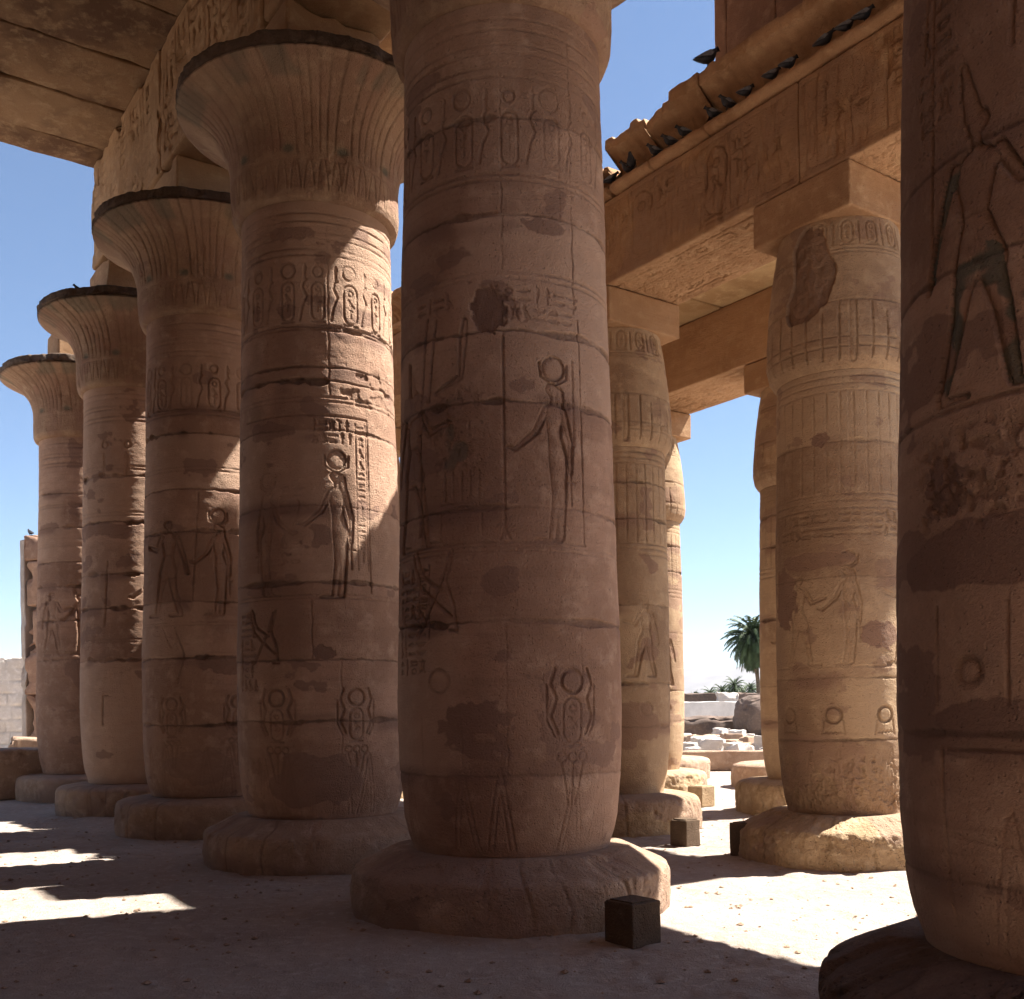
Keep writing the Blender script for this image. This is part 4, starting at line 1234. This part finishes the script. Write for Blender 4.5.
# right background, seen in the sky gap
x, y = at(737, 29.0)
world_block('low_wall', x, y, 0, 3.4, .6, .56, math.radians(-4), M_PLI, 'low stone parapet behind the round column bases in the sky gap', 'wall', None, .05, .06, .12, 16., .05)
rr = np.random.RandomState(12)
for k in range(120):
    yd = 35 + 21 * rr.rand()
    px = 684 + 90 * rr.rand()
    s = .22 + .5 * rr.rand() ** 1.5
    x, y = at(px, yd)
    world_block('rubble_block', x, y, -.03, s * 1.3, s, s * (.5 + .6 * rr.rand()), rr.rand() * 3, M_PALE if rr.rand() < .6 else M_PLI, 'pale broken stone lying in the rubble field beyond the columns', 'stone block', 'broken stones of the rubble field', .05, .16, .12, k * 2.2, .12)
x, y = at(716, 59)
world_block('earth_bank', x, y, -.1, 9.5, 3.0, 1.35, math.radians(3), M_MUD, 'low dark earth bank behind the pale rubble', 'bank', None, .4, .5, .3, 21., .2)
x, y = at(768, 56)
world_block('mud_mound', x, y, -.1, 3.6, 2.6, 2.55, 0, M_MUD, 'rounded brown mud mound beside the palm column gap', 'mound', None, 1.1, .3, .2, 31., .1)
x, y = at(737, 66)
world_block('whitewashed_wall', x, y, 0, 9.5, .5, 2.15, math.radians(2), M_WHITE, 'pale whitewashed wall in the middle distance below the palm', 'wall', None, .04, .15, .3, 41., .15)
x, y = at(700, 72)
world_block('mudbrick_house', x, y, 0, 5.4, 4.0, 2.75, math.radians(4), M_MUD, 'dark roofless mudbrick house left of the palm', 'house', None, .06, .2, .3, 51., .15)
x, y = at(752, 76)
world_block('mudbrick_house', x, y, 0, 5.0, 4.0, 2.75, math.radians(-6), M_MUD, 'dark mudbrick house right at the foot of the palm', 'house', None, .06, .2, .3, 61., .15)
x, y = at(727, 69)
world_block('ruined_wall', x, y, 0, 1.4, .6, 2.75, math.radians(2), M_PALE, 'pale jagged wall stump between the two mudbrick houses', 'wall', None, .06, .25, .2, 71., .3)
x, y = at(735, 92)
world_block('whitewashed_wall', x, y, 0, 14, .5, 2.3, 0, M_WHITE, 'long pale wall running behind the mudbrick houses', 'wall', None, .04, .2, .4, 81., .1)

# ------------------------------------------------------------------ palms
def palm(x, y, h, crown, label, cat, seed, lean=0.0, nfr=56, group=None):
    rs = np.random.RandomState(seed)
    root = tag(empty('palm_tree', (x, y, 0)), label, cat, group)
    Z = np.linspace(-.1, h, 30)
    T = np.linspace(0, 2 * math.pi, 11)[:-1]
    lx = lean * (Z / h) ** 1.6
    r = .20 - .05 * Z / h + .018 * np.sin(Z * 22) + .12 * sstep(h - .9, h, Z)
    V = np.stack([lx[:, None] + np.cos(T) * r[:, None], 0 * lx[:, None] + np.sin(T) * r[:, None], np.broadcast_to(Z[:, None], (30, 10))], -1).reshape(-1, 3)
    link_mesh('trunk', np_mesh('trunk', V, grid_faces(30, 10, True)), M_TRUNK, root)
    vs, fs = [], []
    for i in range(nfr):
        az = i * 2.399 + rs.rand() * .4
        el = math.radians(82 - 150 * (i / nfr) ** .85 + rs.uniform(-8, 8))
        L = crown * rs.uniform(.85, 1.1)
        droop = rs.uniform(.8, 1.5)
        n = 14
        p = np.array([lean, 0, h]); d = el
        pts = [p.copy()]
        for q in range(n):
            p = p + np.array([math.cos(az) * math.cos(d), math.sin(az) * math.cos(d), math.sin(d)]) * L / n
            d -= droop * (1.7 / n) * (.4 + q / n)
            d = max(d, -1.45)
            pts.append(p.copy())
        pts = np.array(pts)
        side = np.array([-math.sin(az), math.cos(az), 0])
        for q in range(1, n):
            t = q / n
            w = .46 * crown / 3 * math.sin(math.pi * min(1, t * .85 + .12)) ** .6
            ax_ = pts[q] - pts[q - 1]; ax_ = ax_ / np.linalg.norm(ax_)
            for sgn in (-1, 1):
                for half in (0, .5):
                    b0 = pts[q] * (1 - half) + pts[q - 1] * half
                    tip = b0 + (side * sgn * .75 + ax_ * .75) * w * rs.uniform(.8, 1.15) - np.array([0, 0, w * rs.uniform(.25, .7)])
                    o = len(vs)
                    bw = ax_ * .085 * crown / 3 * 1.0
                    vs += [b0 - bw, b0 + bw, tip]
                    fs.append((o, o + 1, o + 2))
            o = len(vs)
            cw = side * .02
            vs += [pts[q - 1] - cw, pts[q - 1] + cw, pts[q]]
            fs.append((o, o + 1, o + 2))
    link_mesh('crown', np_mesh('crown', np.array(vs), np.array(fs), None, False), M_FROND, root)
    return root
x, y = at(761, 82)
palm(x, y, 7.2, 2.75, 'tall date palm with a full dark crown in the sky gap', 'palm tree', 3, -.6, 150)
for k, (px, yd, h, c, lb) in enumerate([(735, 150, 4.0, 2.6, 'small far palm just left of the tall palm trunk'), (722, 165, 3.4, 2.5, 'small far palm, second left of the tall palm'), (710, 160, 3.0, 2.3, 'low far palm near the mountain'), (751, 170, 3.8, 2.4, 'far palm partly behind the tall palm trunk'), (744, 180, 3.3, 2.4, 'far palm low between the others'), (765, 150, 3.4, 2.4, 'far palm right of the tall palm trunk')]):
    x, y = at(px, yd)
    palm(x, y, h + .9, c * .8, lb, 'palm tree', 20 + k, 0, 60, 'far palms on the skyline')

def shrub(x, y, w, h, label, seed):
    rs = np.random.RandomState(seed)
    n = 2600
    p = rs.normal(size=(n, 3)); p /= np.linalg.norm(p, axis=1, keepdims=True)
    p *= (rs.rand(n, 1) ** .4)
    p[:, 2] = np.abs(p[:, 2]); p *= np.array([w / 2, w / 2, h])
    p *= (.7 + .5 * fbm(p[:, 0] + 9, p[:, 1] + 9, p[:, 2], 2))[:, None]
    a = rs.normal(size=(n, 3)) * .26; b = rs.normal(size=(n, 3)) * .26
    V = np.stack([p, p + a, p + b], 1).reshape(-1, 3)
    root = tag(empty('bush', (x, y, 0)), label, 'bush', 'far bushes on the skyline')
    link_mesh('foliage', np_mesh('foliage', V, np.arange(3 * n).reshape(-1, 3), None, False), M_FROND, root)
    Z = np.linspace(0, h * .7, 4); T = np.linspace(0, 2 * math.pi, 7)[:-1]
    Vt = np.stack([np.cos(T)[None, :] * (.12 - .02 * np.arange(4))[:, None], np.sin(T)[None, :] * (.12 - .02 * np.arange(4))[:, None], np.broadcast_to(Z[:, None], (4, 6))], -1).reshape(-1, 3)
    link_mesh('stem', np_mesh('stem', Vt, grid_faces(4, 6, True)), M_TRUNK, root)
for k, (px, yd, w, h, lb) in enumerate([(697, 130, 2.2, 4.0, 'narrow dark far tree at the left of the skyline'), (716, 140, 6, 3.7, 'low far bush under the small palms'), (730, 140, 7, 3.8, 'wide far bush left of the palm trunk'), (748, 135, 6, 3.6, 'far bush beside the tall palm trunk')]):
    x, y = at(px, yd)
    shrub(x, y, w, h, lb, 60 + k)

# far hills
def hills():
    az = np.linspace(-.9, .9, 240)
    D = 5200
    V = []
    hts = 120 + 230 * fbm(az * 7 + 4, az * 0, az * 0, 5)
    rows = [(0, 0), (.35, 250), (.75, 520), (1.0, 800), (.8, 1300), (0, 2200)]
    for f, dd in rows:
        V.append(np.stack([np.sin(az) * (D + dd), np.cos(az) * (D + dd), -2 + f * hts * (.85 + .3 * fbm(az * 40, az * 0 + dd * .01, az * 0, 3))], -1))
    V = np.concatenate(V)
    o = link_mesh('hills', np_mesh('hills', V, grid_faces(len(rows), len(az), False, 0, True)), M_HILL)
    tag(o, 'pale hazy desert mountains on the horizon', kind='structure')
hills()

# ------------------------------------------------------------------ pigeons
def bird_mesh():
    """body with neck and head as one lofted surface"""
    def loft(cs, n=10):
        V = []
        for (x, z, ry, rz) in cs:
            for t in np.linspace(0, 2 * math.pi, n + 1)[:-1]:
                V.append((x, ry * math.cos(t), z + rz * math.sin(t)))
        return np.array(V), grid_faces(len(cs), n, True)
    V, F = loft([(-.20, .055, .004, .004), (-.17, .06, .018, .012), (-.10, .075, .035, .028), (-.04, .09, .058, .052), (.03, .105, .062, .062), (.08, .125, .052, .058), (.105, .15, .038, .044), (.118, .175, .029, .031), (.132, .19, .026, .026), (.152, .188, .018, .018), (.170, .180, .006, .006), (.184, .176, .001, .001)])
    return np_mesh('body', V, F)
bm_body = bird_mesh()
def bird_bits():
    V = []; F = []
    for s in (-1, 1):
        o = len(V)
        for (x, y, z) in [(.06, .060, .12), (.0, .068, .135), (-.10, .045, .10), (-.21, .012, .055), (-.10, .055, .07), (0, .070, .075)]:
            V.append((x, s * y * 1.05, z))
        F.append([o, o + 1, o + 2, o + 5] if s > 0 else [o + 5, o + 2, o + 1, o]); F.append([o + 5, o + 2, o + 3, o + 4] if s > 0 else [o + 4, o + 3, o + 2, o + 5])
    wing = np_mesh('wings', np.array(V), np.array(F), None, True)
    V = []; F = []
    for s in (-1, 1):
        o = len(V)
        for z in (.0, .07):
            for dx, dy in ((-.005, -.005), (.005, -.005), (.005, .005), (-.005, .005)): V.append((.02 + dx, s * .025 + dy, z))
        for q in range(4): F.append([o + q, o + (q + 1) % 4, o + 4 + (q + 1) % 4, o + 4 + q])
        o = len(V); V += [(.05, s * .025 - .012, .001), (.05, s * .025 + .012, .001), (-.01, s * .025 + .004, .006), (-.01, s * .025 - .004, .006)]; F.append([o, o + 1, o + 2, o + 3])
    legs = np_mesh('legs', np.array(V), np.array(F), None, False)
    return wing, legs
bm_wing, bm_legs = bird_bits()
for m_, mt in ((bm_body, M_BIRD), (bm_wing, M_BIRDG), (bm_legs, M_BIRD)): m_.materials.append(mt)

def pigeon(loc, rz, label, group, k=.70):
    r = tag(empty('pigeon', loc, rz), label, 'pigeon', group)
    r.scale = (k * .95, k * 1.25, k * 1.3)
    for n, me in (('body', bm_body), ('wing_pair', bm_wing), ('legs', bm_legs)):
        o = bpy.data.objects.new(n, me); COL.objects.link(o); o.parent = r
    return r

def ledge_a(px, b, z, py):
    r = (px - 512 + ROLL * (HY - py)) / F_PX
    return b * (VX - r * VY) / (r * UY - UX)
row_rz = math.atan2(UY, UX)
BK = .80
birds = [(611, 185, 'pigeon on the beam ledge touching the middle column'), (628, 175, 'pigeon second on the beam ledge from the middle column'),
         (655, 156, 'pigeon on the ledge under the shattered cornice, leftmost of a loose group of three'), (670, 147, 'middle pigeon of the loose group of three under the broken cornice'), (684, 138, 'rightmost pigeon of the loose group of three under the broken cornice'),
         (713, 119, 'leftmost pigeon of the tight row of three at the ledge middle'), (728, 110, 'middle pigeon of the tight row of three at the ledge middle'), (746, 97, 'rightmost pigeon of the tight row of three at the ledge middle'),
         (772, 80, 'left pigeon of the pair on the ledge under the wall pier'), (789, 68, 'right pigeon of the pair on the ledge under the wall pier'),
         (825, 45, 'leftmost pigeon of the three on the ledge near the huge right column'), (846, 31, 'middle pigeon of the three on the ledge near the huge right column'), (864, 19, 'pigeon on the ledge closest to the huge right column')]
rb = np.random.RandomState(9)
for k, (px, py, lb) in enumerate(birds):
    b = RB - .70
    a = ledge_a(px, b, 8.87, py)
    pigeon(P(a, b, 8.845), rb.choice([0, math.pi]) + rb.uniform(-.5, .5), lb, 'pigeons perched on the right beam ledge')
a = ledge_a(638, RB - .6, 9.1, 146)
pigeon(P(a, RB - .72, 8.87), row_rz + 2.2, 'pigeon clinging in a break of the cornice above the others', 'pigeons perched on the right beam ledge')
a = ledge_a(697, RB - .75, 9.45, 70)
pigeon(P(8.83, RB - .80, 9.43), .3, 'lone pigeon standing on top of the cornice against the sky', 'pigeons perched on the right beam ledge', 1.0)
x3, y3, _ = P(19.37, LB)
for px, yd, lb in ((63, 18.1, 'pigeon at the left on the flared capital rim beneath the broken beam end'), (80, 17.8, 'pigeon nearer the block on the flared capital rim beneath the broken beam end'), (72, 17.95, 'small pigeon between two others on the flared capital rim')):
    x, y = at(px + 5, yd)
    pigeon((x, y, 8.925), rb.uniform(0, 6), lb, 'pigeons on the left capital rim')
x, y = at(27, 26.8)
pigeon((x + .15, y, 6.40), 2.6, 'pigeon on top of the tall broken masonry pier at the left', 'pigeons on the left capital rim')

# ------------------------------------------------------------------ haze
def haze_box():
    hm = bpy.data.materials.new('desert_air')
    hm.use_nodes = True
    nt = hm.node_tree
    nt.nodes.remove(nt.nodes['Principled BSDF'])
    pv = nt.nodes.new('ShaderNodeVolumePrincipled')
    pv.inputs['Color'].default_value = (0.80, 0.88, 0.96, 1)
    pv.inputs['Density'].default_value = HAZE
    pv.inputs['Anisotropy'].default_value = 0.2
    nt.links.new(pv.outputs[0], nt.nodes['Material Output'].inputs['Volume'])
    V = np.array([(x, y, z) for x in (-8200, 8200) for y in (-300, 8500) for z in (-4, 330)], float)
    F = np.array([(0, 1, 3, 2), (4, 6, 7, 5), (0, 4, 5, 1), (2, 3, 7, 6), (0, 2, 6, 4), (1, 5, 7, 3)])
    o = link_mesh('haze', np_mesh('haze', V, F, None, False), hm)
    tag(o, 'thin dusty air fading the distant mountains', kind='stuff')
HAZE = 7e-5
haze_box()
